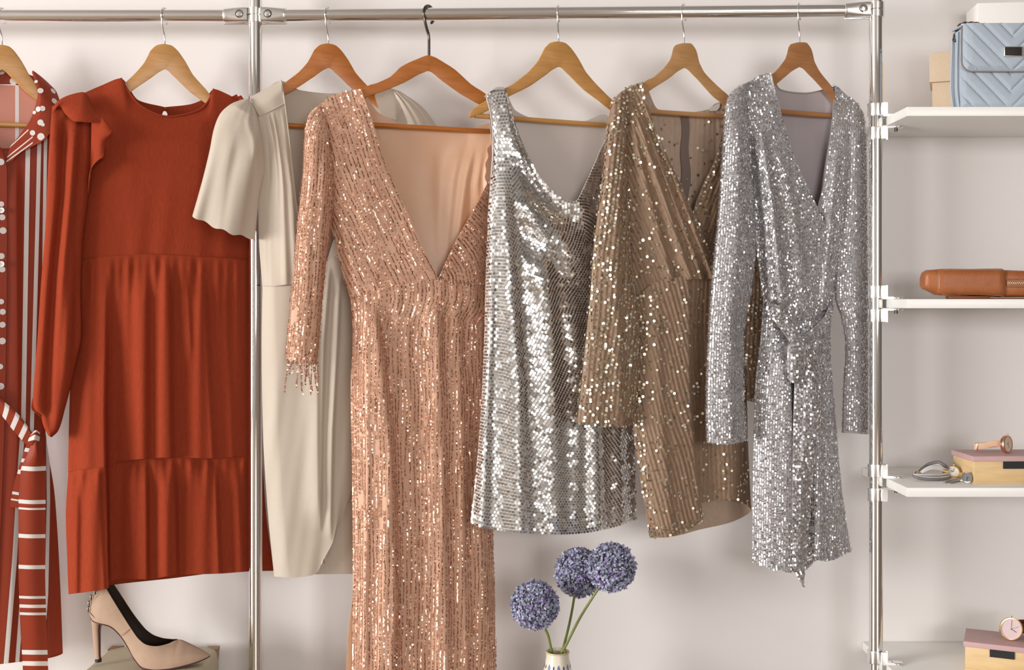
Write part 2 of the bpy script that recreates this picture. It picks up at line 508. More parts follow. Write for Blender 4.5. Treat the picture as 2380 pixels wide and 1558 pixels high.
# ------------------------------------------------------------------ clothing rack
PL = P(594, 36.5, -0.115); PR = P(2036, 24.0, -0.160)
RZ = 0.5 * (PL[2] + PR[2]); RR = 0.0138
def rail_y(x): return PL[1] + (x - PL[0]) / (PR[0] - PL[0]) * (PR[1] - PL[1]) if x > PL[0] else PL[1]
def rail_at(px):
    y = -0.12
    for _ in range(5): y = rail_y((px - CX) / F * (y - CAMY))
    return (px - CX) / F * (y - CAMY), y
rack = thing('clothing_rack', 'chrome tube clothing rack whose poles and top rails carry the hangers', 'clothing rack', (PL[0], PL[1], 0))
for p in (PL, PR):
    simple('pole', tube_chunk([(p[0], p[1], 0.0), (p[0], p[1], 0.9), (p[0], p[1], 2.1)], 0.0140, 32), M['chrome'], rack, smooth=True)
def rail_end(p, q, d): 
    v = (np.array(q) - np.array(p)); v = v / np.linalg.norm(v); return np.array(p) + v * d
L0 = np.array([-1.9, PL[1], RZ]); Lp = np.array([PL[0], PL[1], RZ]); Rp = np.array([PR[0], PR[1], RZ])
simple('hanging_rail', tube_chunk([L0, (L0 + Lp) / 2, rail_end(Lp, L0, 0.017)], RR, 32), M['chrome'], rack, smooth=True)
simple('hanging_rail', tube_chunk([rail_end(Lp, Rp, 0.017), (Lp + Rp) / 2, rail_end(Rp, Lp, 0.017)], RR, 32), M['chrome'], rack, smooth=True)
def fitting(p, arms, z=RZ):
    p = np.array([p[0], p[1], z])
    ch = [(*lathe_chunk([(0.0150, -0.0150), (0.0172, -0.0150), (0.0172, -0.0010), (0.0152, -0.0006)], p, 32), 0, True),
          (*lathe_chunk([(0.0152, 0.0006), (0.0172, 0.0010), (0.0172, 0.0150), (0.0150, 0.0150)], p, 32), 0, True)]
    scr = []
    for d in arms:
        d = np.array([d[0], d[1], 0.0]); d /= np.linalg.norm(d)
        fr = np.array([d[1], -d[0], 0]); fr = fr if fr[1] < 0 else -fr
        # socket tube round the rail that turns into a flat-faced block beside the pole
        k = 64; th = np.arange(k) / k * 2 * PI
        rings = []
        for t, hz, dep, n_ in ((0.0150, 0.0150, 0.0172, 7), (0.024, 0.0156, 0.0174, 6), (0.036, 0.0160, 0.0172, 4), (0.050, 0.0164, 0.0168, 2.5), (0.0600, 0.0165, 0.0165, 2.05), (0.0648, 0.0165, 0.0165, 2), (0.0660, 0.0156, 0.0156, 2), (0.0660, 0.0136, 0.0136, 2)):
            c_, s_ = np.cos(th), np.sin(th)
            q = (np.abs(c_) ** n_ + np.abs(s_) ** n_) ** (-1 / n_)
            rings.append(p + d * t + fr * (c_ * q * dep)[:, None] + np.array([0, 0, 1.0]) * (s_ * q * hz)[:, None])
        V = np.concatenate(rings); fs = []
        for i in range(len(rings) - 1):
            for j in range(k): fs.append((i * k + j, i * k + (j + 1) % k, (i + 1) * k + (j + 1) % k, (i + 1) * k + j))
        fs.append(tuple(range(k)))
        ch.append((V, fs, 0, True))
        ch.append((*tube_chunk([p + d * 0.004 + [0, 0, -0.0175], p + d * 0.066 + [0, 0, -0.0172]], 0.0018, 8), 0, True))
        scr.append((p + d * 0.0300, fr))
    o = build('joint_fitting', ch, [M['zinc']], rack)
    for c, fr in scr:
        R = basis(np.cross([0, 0, 1.0], fr), [0, 0, 1.0], fr)
        a = lathe_chunk([(0.0088, 0.0), (0.0086, 0.0178), (0.0074, 0.0178), (0.0074, 0.0172), (0.0070, 0.0172)], c, 24, R)
        b = lathe_chunk([(0.0068, 0.010), (0.0068, 0.0182), (0.0056, 0.0190), (0.0030, 0.0190), (0.0028, 0.0172), (0.0004, 0.0172)], c, 24, R)
        build('screw', [(*a, 1, True), (*b, 0, True)], [M['steel'], M['darkmetal']], o)
dv = Rp - Lp
fitting(PL, [(-1, 0), (dv[0], dv[1])])
fitting(PR, [(-dv[0], -dv[1])])
SHX, SHF = P(2055, 300, -0.15)[0], -0.29
SHZ = [1.354, 0.978, 0.609, 0.2245]
for z in SHZ:
    ch = []
    for s in (1, -1):
        zz = z - 0.009 + s * 0.0245
        c = np.array([PR[0], PR[1], zz])
        ch.append((*lathe_chunk([(0.0142, -0.0130), (0.0172, -0.0130), (0.0176, -0.0110), (0.0168, 0), (0.0176, 0.0110), (0.0172, 0.0130), (0.0142, 0.0130)], c, 40), 0, True))
        ch.append((*box_chunk(c + [0.013, -0.010, 0], (0.010, 0.016, 0.025)), 0, False))
        ch.append((*box_chunk(c + [0.0195, 0.004, 0], (0.004, 0.026, 0.027)), 0, False))
        za = z - 0.009 + s * 0.0118
        a = np.array([PR[0] + 0.030, PR[1] - 0.004, za])
        ch.append((*box_chunk(a + [-0.008, 0, 0], (0.022, 0.016, 0.0050)), 0, False))
        ch.append((*lathe_chunk([(0.011, -0.0025), (0.0125, -0.0015), (0.0125, 0.0015), (0.011, 0.0025)], a + [0.012, 0, 0], 32), 0, True))
        if s < 0: ch.append((*lathe_chunk([(0.0035, -0.009), (0.0035, 0.0)], a + [0.010, 0, 0], 12), 1, False))
    build('shelf_clamp', ch, [M['zinc'], M['darkmetal']], rack)
words = ['topmost white shelf, carrying the quilted blue handbag', 'white shelf at eye level under the brown leather pouch',
         'white shelf with two watches lying beside a pink-lidded wooden box', 'lowest white shelf, under the box that holds the pink-faced watch']
for z, w in zip(SHZ, words):
    o = simple('wall_shelf', box_chunk((SHX + 0.40, (SHF - 0.001) / 2, z - 0.009), (0.80, -SHF - 0.001, 0.018)), M['white'], bev=0.0008)
    tag(o, w, 'shelf', 'white shelves beside the rack')

# ------------------------------------------------------------------ hangers
OA = [(0, 0), (-18, 3), (-32, 15), (-47, 44), (-68, 69), (-104, 98), (-133, 114), (-169, 138), (-198, 156), (-209, 172), (-205, 178), (-194, 175), (-164, 161), (-122, 132), (-68, 105), (-32, 80), (0, 59),
      (25, 80), (57, 112), (93, 139), (118, 159), (160, 184), (185, 203), (194, 200), (192, 191), (165, 168), (127, 138), (93, 105), (65, 73), (47, 41), (32, 19), (18, 5)]
OB = [(0, 0), (-39, 14), (-66, 28), (-89, 50), (-118, 64), (-159, 79), (-238, 117), (-246, 130), (-240, 136), (-150, 100), (-100, 82), (-57, 64), (-3, 37),
      (33, 62), (69, 88), (105, 109), (141, 128), (192, 156), (200, 150), (192, 140), (130, 89), (98, 68), (62, 35), (33, 16)]
OC = [(0, 0), (-18, 4), (-25, 11), (-32, 37), (-47, 58), (-72, 80), (-95, 92), (-149, 132), (-153, 142), (-144, 146), (-81, 112), (-36, 83), (0, 58),
      (29, 83), (65, 123), (88, 141), (118, 162), (124, 156), (120, 150), (104, 123), (79, 101), (50, 72), (36, 47), (29, 19), (18, 2)]
RACKX = {}
PLN = {}
def hanger(hx, hy, out, wmat, label, bar=None, psi=25, hookmat='steel', wire=0.0017, scale=(1, 1), thick=0.55, k=0.36, tip=None):
    X, Y = rail_at(hx)
    pl = Plane(hx, Y, k); PLN[hx] = pl
    o1 = np.array(out, float)
    if tip:
        (tl, fl, dl), (tr, fr_, dr_) = tip
        x = o1[:, 0].copy(); y = o1[:, 1].copy()
        o1[:, 0] = np.where(x < -tl, -tl + (x + tl) * fl, np.where(x > tr, tr + (x - tr) * fr_, x))
        o1[:, 1] = y + np.where(x < -tl, dl * np.clip((-x - tl) / 30, 0, 1), 0) + np.where(x > tr, dr_ * np.clip((x - tr) / 30, 0, 1), 0)
    o2 = o1 * scale + [hx, hy]
    # round the outline with a closed Catmull-like resample
    pts = np.concatenate([o2, o2[:1]])
    n = len(out)
    dens = []
    for i in range(n):
        p0, p1, p2, p3 = o2[i - 1], o2[i], o2[(i + 1) % n], o2[(i + 2) % n]
        for t in (0, .25, .5, .75):
            a = 0.5 * ((2 * p1) + (-p0 + p2) * t * .8 + (2 * p0 - 5 * p1 + 4 * p2 - p3) * t * t * .8 + (-p0 + 3 * p1 - 3 * p2 + p3) * t ** 3 * .8)
            lin = p1 + (p2 - p1) * t
            sharp = abs(np.cross(p1 - p0, p2 - p1)) / (np.linalg.norm(p1 - p0) * np.linalg.norm(p2 - p1) + 1e-9)
            dens.append(a * .85 + lin * .15)
    dens = np.array(dens)
    fr = pl.pt(np.concatenate([dens, np.full((len(dens), 1), thick)], 1))
    bk = pl.pt(np.concatenate([dens, np.full((len(dens), 1), -thick)], 1))
    top = pl.pt((hx, hy, 0))
    t = thing('clothes_hanger', label, 'hanger', top, 'wooden clothes hangers on the rail')
    # body: front cap, back cap as fans cut in two halves (left arm, right arm)
    body = build('hanger_arms', [(*extrude_chunk(fr, bk), 0, True)], [M[wmat]], t)
    bm = bmesh.new(); bm.from_mesh(body.data)
    bmesh.ops.recalc_face_normals(bm, faces=bm.faces)
    es = [e for e in bm.edges if len(e.link_faces) == 2 and any(len(f.verts) > 8 for f in e.link_faces)]
    bmesh.ops.bevel(bm, geom=es, offset=0.0022, segments=3, profile=0.5, affect='EDGES', clamp_overlap=True)
    bmesh.ops.triangulate(bm, faces=[f for f in bm.faces if len(f.verts) > 6])
    bm.to_mesh(body.data); bm.free()
    try: body.data.set_sharp_from_angle(angle=math.radians(38))
    except Exception: pass
    # hook
    ps = math.radians(psi); b = np.array([math.sin(ps), math.cos(ps), 0.0])
    R = RR + wire + 0.0012
    c = np.array([X, Y, RZ - 0.0008])
    path = []
    for a in np.linspace(-62, 206, 30):
        path.append(c + b * R * math.cos(math.radians(a)) + np.array([0, 0, R * math.sin(math.radians(a))]))
    zt = top[2]
    path += [c + b * -0.0135 + [0, 0, -0.018], c + b * -0.0075 + [0, 0, -0.031], c + b * -0.0015 + [0, 0, -0.043], np.array([X, Y, RZ - 0.054]), np.array([X, Y, (RZ - 0.054 + zt) / 2]), np.array([X, Y, zt - 0.012])]
    simple('hook', tube_chunk(smooth3(path, 90), wire, 10), M[hookmat], t, smooth=True)
    if bar:
        a, e = pl.pt((*bar[0], 0)), pl.pt((*bar[1], 0))
        simple('trouser_bar', tube_chunk([a, a * .5 + e * .5, e], 0.0052, 14), M[wmat], t, smooth=True)
    return pl
H0 = hanger(5, 104, OA, 'honey', 'light wooden hanger holding the striped dress, cut by the left picture edge', ((-165, 283), (130, 294)), 10)
H1 = hanger(383, 102, OA, 'honey', 'light wooden hanger holding the plain rust tiered dress', None, 8, scale=(1.02, 1), tip=((95, .40, 4), (115, .45, 6)))
H2 = hanger(763, 101, OA, 'orange', 'orange wooden hanger with a thin silver hook holding the beige dress', ((600, 287), (920, 308)), 14, scale=(1, .96), tip=((112, .4, 4), (120, .6, 10)))
H3 = hanger(997, 128, OB, 'orange', 'angular orange wooden hanger with a dark hook holding the peach gown', ((790, 286), (1178, 308)), 33, 'darkmetal', 0.0030, tip=((165, .4, 4), (141, 1, 0)))
H4 = hanger(1298, 96, OA, 'honey', 'light wooden hanger with a bare left tip holding the silver sequin dress', ((1104, 269), (1470, 296)), 10)
H5 = hanger(1590, 100, OC, 'pale', 'narrow-necked pale wooden hanger holding the bronze sequin dress', ((1470, 257), (1700, 272)), 27, tip=((98, .4, 5), (100, .9, 0)))
H6 = hanger(1858, 98, OC, 'brownw', 'narrow-necked brown wooden hanger holding the silver-grey belted dress', ((1750, 255), (1955, 271)), 24, tip=((66, .35, 5), (72, .45, 10)))
# ------------------------------------------------------------------ garments
PX = 0.00089
def part(name, parent, pl, G, m, inner=None, seq=(), closed=False, th=0.0014, extra=()):
    W = pl.pt(G)
    mats = [m, inner or m]
    ch, n = cloth_chunks(W, th, 0, 1, closed)
    for si, q in enumerate(seq):
        rs = np.random.RandomState(q.get('seed', 3) + si)
        u, v, r, k = place(W, q['dx'] * PX, q['dy'] * PX, q.get('ref', 'l'), q.get('hexa', False), q.get('ur', (0, 1)), q.get('vr', (0, 1)), q.get('jx', 0), q.get('jy', 0), rs, 0 if q.get('hexa') else 1.0)
        if 'keep' in q:
            w = q['keep'](u, v, r, k, rs); u, v, r, k = u[w], v[w], r[w], k[w]
        ex = q['extra'](u, v, r, k, rs) if 'extra' in q else None
        V, Fc = discs(W, n, u, v, q['r'] * PX, rs, q.get('lo', 0), q.get('hi', .15), q.get('off', .0014), q.get('m', 6), q.get('asp', 1), q.get('rvar', .1), ex)
        mats.append(q['mat'])
        ch.append((V, Fc, len(mats) - 1, False))
    for V, Fc, mm in extra:
        if mm not in mats: mats.append(mm)
        ch.append((V, Fc, mats.index(mm), True))
    return build(name, ch, mats, parent)

def edge_tube(pl, pts, r, n=60, k=8):
    return tube_chunk(pl.pt(curve(pts, n, 3)), r, k)

# ---------- rust tiered dress
pl = H1
rust = thing('dress', 'plain rust tiered dress with ruffled shoulders and long sleeves', 'dress', pl.pt((383, 1340, 0)), 'dresses hanging on the rail')
m = M['rust']
G = loft([[(178, 224, 0), (192, 310, .4), (194, 400, .2), (184, 500, .1), (186, 607, .1)],
          [(235, 199, 0), (240, 300, 1.8), (240, 450, 2.2), (243, 602, 2.6)],
          [(281, 182, .8), (285, 250, 2), (287, 400, 2.8), (290, 597, 3)],
          [(300, 214, .9), (306, 270, 2.2), (308, 400, 3), (312, 596, 3.2)],
          [(326, 245, 1.5), (330, 290, 2.6), (334, 400, 3), (338, 595, 3.2)],
          [(392, 271, 2.0), (394, 300, 2.8), (396, 400, 3.1), (400, 597, 3.4)],
          [(458, 258, 1.5), (458, 300, 2.6), (458, 400, 3), (460, 600, 3.2)],
          [(482, 238, .9), (484, 280, 2), (490, 400, 2.5), (495, 603, 2.8)],
          [(497, 207, .8), (505, 270, 1.6), (520, 400, 2), (530, 606, 2.2)],
          [(556, 232, 0), (562, 330, .8), (568, 470, .5), (580, 610, 0)]], 150, 120)
x, y = G[..., 0], G[..., 1]
G[..., 2] += 0.12 * ripple(x + 0.12 * (y - 400), 5, 70) * np.clip((y - 380) / 200, 0, 1)
bod = part('bodice', rust, pl, G, m, extra=[(*edge_tube(pl, [(281, 182, .2), (300, 214, 1.0), (326, 245, 1.6), (392, 271, 2.1), (458, 258, 1.6), (482, 238, 1.0), (497, 207, .2)], .0022), m)])
for s, cs in ((0, [[(203, 240, 0), (206, 400, -.5), (203, 600, 0)], [(281, 183, 0), (285, 300, -1.6), (290, 600, -2)], [(322, 233, -.9), (325, 300, -2), (330, 600, -2.2)],
                   [(383, 249, -1.3), (383, 256, -1.4), (377, 263, -1.5), (377, 270, -1.6), (383, 285, -1.8), (383, 600, -2.2)]]),
              (1, [[(383, 249, -1.3), (383, 256, -1.4), (389, 263, -1.5), (389, 270, -1.6), (383, 285, -1.8), (383, 600, -2.2)],
                   [(440, 243, -.9), (440, 300, -2), (445, 600, -2.2)], [(480, 226, -.5), (484, 300, -1.6), (490, 600, -2)], [(497, 208, 0), (520, 400, -1), (530, 600, -1)], [(556, 234, 0), (568, 450, -.4), (580, 600, 0)]])):
    part('back_panel', rust, pl, loft(cs, 50, 60), m)
build('keyhole_button', [(*lathe_chunk([(.0005, -.003), (.004, -.002), (.0045, 0), (.004, .002), (.0005, .003)], pl.pt((384, 254, -.9)), 16, basis((1, 0, 0), (0, 0, 1), (0, -1, 0))), 0, True)], [m], rust)
def rust_tier(name, cols, pls, seam, hemgather, seed, nv=130, back=1.8):
    G, nb = ring(cols, 330, nv, back)
    un = np.linspace(0, 1, 330); mask = (np.clip((nb - un) / .02, 0, 1) * np.clip(un / .01, 0, 1))[:, None]
    pleats(G, [(p_, a_ * 1.55, l_, r_) for p_, a_, l_, r_ in pls], mask)
    x, y = G[..., 0], G[..., 1]
    v = np.linspace(0, 1, nv)[None]
    g = ripple(x + 0.02 * (y - seam), seed, 30) * np.exp(-((v * hemgather[1]) / hemgather[0])) * .55
    g = g + ripple(x, seed + 9, 62) * .5 * np.clip(v * 4, 0, 1)
    G[..., 2] += g * np.clip(v * 14, 0, 1) * mask
    return part(name, rust, pl, G, m, closed=True)
rust_tier('upper_tier',
    [[(185, 605, .2), (178, 720, .2), (170, 810, .3), (163, 900, .6), (161, 960, .8), (158, 1097, 1.2)],
     [(222, 599, 2.2), (212, 800, 2.8), (198, 960, 3.4), (196, 1091, 4)],
     [(244, 596, 2.9), (243, 800, 4.0), (241, 960, 4.8), (243, 1086, 5.4)],
     [(255, 595, 3), (254, 800, 2.6), (253, 960, 2.2), (254, 1083, 1.8)],
     [(275, 594, 3.2), (272, 800, 1.8), (270, 960, 1.4), (270, 1076, 1.0)],
     [(330, 590, 3.4), (333, 800, 3.2), (335, 960, 3.0), (335, 1067, 2.8)],
     [(400, 592, 3.6), (400, 800, 3.2), (402, 960, 3.0), (402, 1064, 2.8)],
     [(480, 597, 3.2), (485, 800, 2.6), (490, 960, 2.4), (492, 1066, 2.2)],
     [(545, 601, 2.2), (555, 800, 1.6), (560, 960, 1.4), (564, 1062, 1.2)],
     [(580, 605, .2), (597, 850, 0), (603, 960, 0), (609, 1066, 0)]],
    [([(338, 630), (336, 1066)], .9, 55, 12), ([(388, 615), (394, 1064)], 1.2, 45, 10), ([(470, 640), (492, 1066)], 1.1, 55, 11), ([(520, 640), (536, 1062)], .7, 35, 12), ([(430, 620), (440, 800)], .5, 20, 8)],
    605, (.25, 1.0), 21)
rust_tier('lower_tier',
    [[(159, 1096, 1.1), (153, 1200, 1.6), (157, 1320, 2), (159, 1382, 2.2)],
     [(196, 1089, 3.9), (196, 1200, 4.8), (200, 1320, 5.4), (205, 1376, 5.8)],
     [(243, 1084, 5.3), (247, 1200, 6), (250, 1320, 6.4), (252, 1367, 6.6)],
     [(254, 1081, 1.7), (256, 1200, 1.8), (257, 1300, 1.8), (258, 1352, 1.8)],
     [(270, 1073, .9), (274, 1200, 1.4), (276, 1300, 1.6), (278, 1347, 1.6)],
     [(335, 1064, 2.7), (338, 1200, 3.2), (340, 1300, 3.4), (340, 1347, 3.4)],
     [(402, 1061, 2.7), (406, 1200, 3.2), (410, 1300, 3.4), (411, 1337, 3.4)],
     [(492, 1064, 2.1), (498, 1200, 2.6), (506, 1300, 2.8), (508, 1334, 2.8)],
     [(564, 1059, 1.1), (575, 1200, 1.4), (590, 1300, 1.4), (594, 1328, 1.4)],
     [(609, 1063, 0), (619, 1200, 0), (631, 1290, 0), (636, 1327, 0)]],
    [([(339, 1075), (340, 1347)], 1.1, 50, 6), ([(403, 1075), (408, 1337)], 1.3, 45, 8), ([(498, 1075), (508, 1334)], 1.3, 60, 7), ([(548, 1075), (562, 1330)], .7, 30, 8), ([(228, 1095), (240, 1370)], .6, 25, 8), ([(178, 1100), (176, 1380)], .7, 22, 9)],
    1075, (.22, 1.0), 33, 110)
G = tube([(121, 246, 1), (115, 330, 1), (110, 420, 1), (106, 520, 1), (96, 650, 1), (86, 800, 1), (79, 890, 1), (76, 936, 1), (79, 952, 1), (95, 968, 1), (100, 988, 1), (112, 1013, 1)],
         [(206, 262, .4), (212, 360, .6), (204, 470, .8), (193, 560, .9), (188, 680, 1), (190, 770, 1), (176, 850, 1), (158, 925, 1), (150, 955, 1), (142, 985, 1), (134, 1004, 1), (120, 1017, 1)], 120, 170, 2.6, 1.8, [0.2, .8, 1, 1.2, 1.2])
x, y = G[..., 0], G[..., 1]; un = np.linspace(0, 1, 120); fm = np.clip(np.sin(2 * PI * un) * 4, 0, 1)[:, None]
pleats(G, [([(152, 265), (146, 450), (128, 650), (115, 900), (113, 950)], -1.9, 13, 10), ([(175, 330), (150, 600), (152, 850)], .7, 22, 14), ([(190, 300), (178, 520), (176, 800)], -.5, 9, 9)], fm)
G[..., 2] += .2 * ripple(x + .1 * y, 8, 40) * fm
sl = part('sleeve', rust, pl, G, m, closed=True)
G = tube([(77, 926, 1.5), (75, 938, 1.8), (74, 948, 1.8), (82, 958, 1.6)], [(98, 934, 1.6), (99, 946, 1.8), (100, 958, 1.8), (99, 972, 1.6)], 140, 40, 1.6, 1.2)
un = np.linspace(0, 1, 140)[:, None]; G[..., 2] += .20 * np.sin(un * 2 * PI * 15); G[..., 1] += .8 * np.sin(un * 2 * PI * 15)
part('cuff', sl, pl, G, m, closed=True)
G = tube([(548, 236, -1), (552, 400, -1), (560, 600, -1), (566, 800, -.9), (570, 940, -.9)], [(600, 262, -1), (612, 420, -1), (616, 600, -1), (612, 800, -.9), (600, 940, -.9)], 48, 60, .7, .6)
part('sleeve', rust, pl, G, m, closed=True)
def ruffle(a, b, seed, waves, amp):
    n = 150; a = np.array(a, float); b = np.array(b, float); t = np.linspace(0, 1, len(a))
    A = pchip(t, a, np.linspace(0, 1, n)); B = pchip(t, b, np.linspace(0, 1, n))
    K = 18; q = np.linspace(0, 1, K)[None, :, None]
    G = A[:, None] * (1 - q) + B[:, None] * q
    s = np.linspace(0, 1, n)[:, None]
    G[..., 2] += amp * np.sin(s * 2 * PI * waves + seed + .6 * np.sin(9 * s)) * q[..., 0] ** .8 + 1.3 * np.sin(q[..., 0] * PI * .8)
    G[..., 0] += 2.0 * np.sin(s * 2 * PI * waves * .5 + seed) * q[..., 0]
    G[..., 1] += 2.2 * np.sin(s * 2 * PI * waves * 1.5 + seed) * q[..., 0]
    return G
part('shoulder_ruffle', rust, pl, ruffle([(121, 250, 1.0), (138, 232, 1.4), (164, 220, 1.7), (192, 214, 2), (206, 226, 2.4), (212, 250, 2.8), (214, 285, 3), (213, 330, 3), (211, 375, 2.6), (206, 420, 2), (200, 462, 1.4)],
                                         [(119, 263, 2.2), (134, 250, 2.6), (150, 262, 3.6), (180, 285, 4.8), (216, 283, 5.0), (246, 286, 5.0), (258, 304, 4.8), (241, 332, 4.6), (241, 362, 4.2), (215, 386, 3.4), (209, 440, 2)], .5, 3.6, .55), m)
part('shoulder_ruffle', rust, pl, ruffle([(535, 226, -.5), (552, 232, -.4), (566, 260, -.3), (568, 330, -.3)], [(545, 222, .4), (562, 224, .6), (580, 262, .6), (578, 340, .3)], 2, 3, .4), m)

# ---------- striped and dotted wrap dress at the left edge
pl = H0
st = thing('dress', 'rust satin dress with white stripes, dotted collar and a knotted striped belt', 'dress', pl.pt((5, 1540, 0)), 'dresses hanging on the rail')
ms, mw, mi = M['rsatin'], M['stripe'], M['rsatinin']
def stripe_faces(chunk_part, G, test, idx):
    pass
def striped(name, parent, G, closed, test, front=ms, inner=mi, th=0.0014):
    """cloth whose faces carry the white material where test(px, py, u, v) is true"""
    W = pl.pt(G); ch, n = cloth_chunks(W, th, 0, 1, closed)
    V, Fc, mi_, s = ch[0]
    nu, nv = W.shape[:2]
    gx = (G[:-1, :-1] + G[1:, 1:]) / 2
    uu, vv = np.meshgrid(np.linspace(0, 1, nu)[:-1], np.linspace(0, 1, nv)[:-1], indexing='ij')
    t = test(gx[..., 0], gx[..., 1], uu, vv).ravel()
    k = len(t); mi_ = mi_.copy(); mi_[:k][t] = 2; mi_[k:2 * k][t] = 2
    return build(name, [(V, Fc, mi_, True)], [front, inner, mw], parent)
cols = [[(-150, 200, 0), (-160, 500, 0), (-165, 980, 0), (-200, 1545, 0)],
        [(-80, 300, 1.6), (-85, 500, 2.4), (-80, 980, 2.2), (-110, 1548, 3)],
        [(0, 345, 2), (10, 500, 2.8), (5, 980, 2.4), (-10, 1545, 3.0)],
        [(45, 345, 1.8), (48, 500, 2.4), (45, 980, 2.0), (38, 1540, 2.6)],
        [(95, 300, 1.4), (95, 500, 1.6), (82, 980, 1.2), (95, 1534, 1.6)],
        [(150, 240, 0), (140, 500, 0), (105, 980, 0), (128, 1160, 0), (140, 1360, 0), (146, 1518, 0)]]
G, nb = ring(cols, 420, 160, 2.6, .8)
SN = 420
pleats(G, [([(36, 360), (40, 980), (20, 1540)], .5, 30, 10), ([(100, 1010), (118, 1540)], .8, 25, 10), ([(-60, 400), (-70, 1500)], 1, 40, 14)], np.clip((nb - np.linspace(0, 1, SN)) / .02, 0, 1)[:, None])
spx = [([(66, 300), (62, 500), (54, 980), (44, 1120), (34, 1300), (14, 1545)], 11), ([(93, 300), (88, 500), (75, 980), (70, 1130), (58, 1300), (40, 1545)], 9.5),
       ([(107, 300), (104, 500), (98, 980), (110, 1060), (112, 1200), (108, 1400), (98, 1545)], 8), ([(-50, 300), (-50, 980), (-70, 1545)], 11), ([(-80, 300), (-80, 980), (-105, 1545)], 9)]
def tst(x, y, u, v):
    r = np.zeros_like(x, bool)
    for p, w in spx:
        p = np.array(p, float); r |= np.abs(x - np.interp(y, p[:, 1], p[:, 0])) < w / 2
    return r
def band_chunks(G, nfront, bands, nv):
    W = pl.pt(G); n_ = grid_normals(W)
    if n_[:nfront, :, 1].mean() > 0: n_ = -n_
    out = []
    for p, w in bands:
        p = np.array(p, float); E = []
        for j in range(nv):
            xs = G[:nfront, j, 0]; o = np.argsort(xs)
            y = G[nfront // 2, j, 1]; x = np.interp(y, p[:, 1], p[:, 0])
            row = []
            for dx in np.linspace(-w / 2, w / 2, 5):
                ii = np.interp(x + dx, xs[o], o.astype(float)); a_ = min(int(ii), nfront - 2); t_ = ii - a_
                row.append((W[a_, j] + n_[a_, j] * .0007) * (1 - t_) + (W[a_ + 1, j] + n_[a_ + 1, j] * .0007) * t_)
            E.append(row)
        E = np.array(E); E = E.transpose(1, 0, 2)
        out.append((E.reshape(-1, 3), gfaces(5, nv), mw))
    return out
part('body', st, pl, G, ms, mi, closed=True, extra=band_chunks(G, int(SN * nb) - 4, spx, 160))
# back neck lining with its dotted band, seen through the open collar
G = loft([[(-150, 195, -.8), (-150, 400, -1.2)], [(-60, 205, -1.0), (-60, 400, -1.4)], [(0, 197, -1.1), (0, 400, -1.5)], [(45, 199, -1.1), (45, 400, -1.5)], [(90, 196, -1), (92, 400, -1.2)]], 200, 24)
striped('back_yoke', st, G, False, lambda x, y, u, v: (np.abs(x - 40) < 4.2), front=mi, inner=mi)
def dots_on(G, pts, r, lift=0.0006, k=18):
    """white dots as flat discs laid on the cloth, at the nearest grid points"""
    W = pl.pt(G); n = grid_normals(W)
    if n[..., 1].mean() > 0: n = -n
    out = []
    for (x, y, sc) in pts:
        d = (G[..., 0] - x) ** 2 + (G[..., 1] - y) ** 2
        i = np.unravel_index(d.argmin(), d.shape)
        c = W[i] + n[i] * lift; nn = n[i]
        t1 = np.cross(nn, [0, 0, 1.0]); t1 /= np.linalg.norm(t1); t2 = np.cross(nn, t1)
        a = np.arange(k) / k * 2 * PI
        V = c + (np.cos(a)[:, None] * t1 + np.sin(a)[:, None] * t2 * 1.05) * r * sc * PX
        out.append((V, np.arange(k).reshape(1, k), mw))
    return out
G = loft([[(-120, 166, -0.6), (-130, 205, -0.7)], [(-40, 150, -1.1), (-40, 196, -1.2)], [(20, 156, -1.1), (20, 196, -1.2)], [(60, 170, -0.9), (62, 200, -0.9)], [(84, 180, -1), (92, 200, -1.1)]], 90, 16)
part('collar_stand', st, pl, G, ms, extra=dots_on(G, [(3, 166, 1), (31, 190, 1), (-30, 175, 1), (-60, 190, 1)], 8.5))
G = loft([[(74, 168, .3), (80, 188, 1.8), (88, 215, 3), (84, 240, 3.2), (72, 275, 3.2), (45, 315, 3), (22, 345, 2.8), (14, 378, 2.4)],
          [(76, 164, .5), (92, 200, 2.6), (97, 230, 3.6), (95, 262, 3.8), (86, 295, 3.8), (62, 322, 3.4), (38, 345, 3.0), (16, 380, 2.5)],
          [(92, 175, .4), (112, 205, 2), (118, 240, 3.4), (114, 275, 3.9), (103, 318, 4.1), (78, 335, 3.6), (45, 352, 3.1), (17, 382, 2.5)],
          [(112, 192, .1), (132, 215, .8), (140, 245, 2.4), (130, 285, 3.7), (102, 325, 4.2), (84, 336, 3.7), (50, 354, 3.1), (18, 384, 2.5)]], 200, 360)
def cst(x, y, u, v):
    d = y - (304 + (70 - x) * .93); e = y - (323 + (70 - x) * .80); f = y - (336 + (70 - x) * .72)
    return (x < 76) & (y > 295) & ((np.abs(e) < 1.7) | (np.abs(f) < 1.8)) | ((x < 66) & (np.abs(d + 6) < 1.6) & (y > 292))
W = pl.pt(G); ch, n_ = cloth_chunks(W, .0016, 0, 0)
V, Fc, mm_, s_ = ch[0]; gx = (G[:-1, :-1] + G[1:, 1:]) / 2
t_ = cst(gx[..., 0], gx[..., 1], 0, 0).ravel(); mm_ = mm_.copy(); mm_[:len(t_)][t_] = 1
dd = dots_on(G, [(94, 211, 1), (123, 212, 1), (126, 235, 1), (89, 254, .9), (99, 252, .9), (94, 285, 1), (100, 290, .6), (76, 309, .9), (95, 318, 1.2), (84, 190, .6), (80, 262, .6)], 6.8)
build('collar', [(V, Fc, mm_, True)] + [(a, b, 1, True) for a, b, _ in dd], [ms, mw], st)
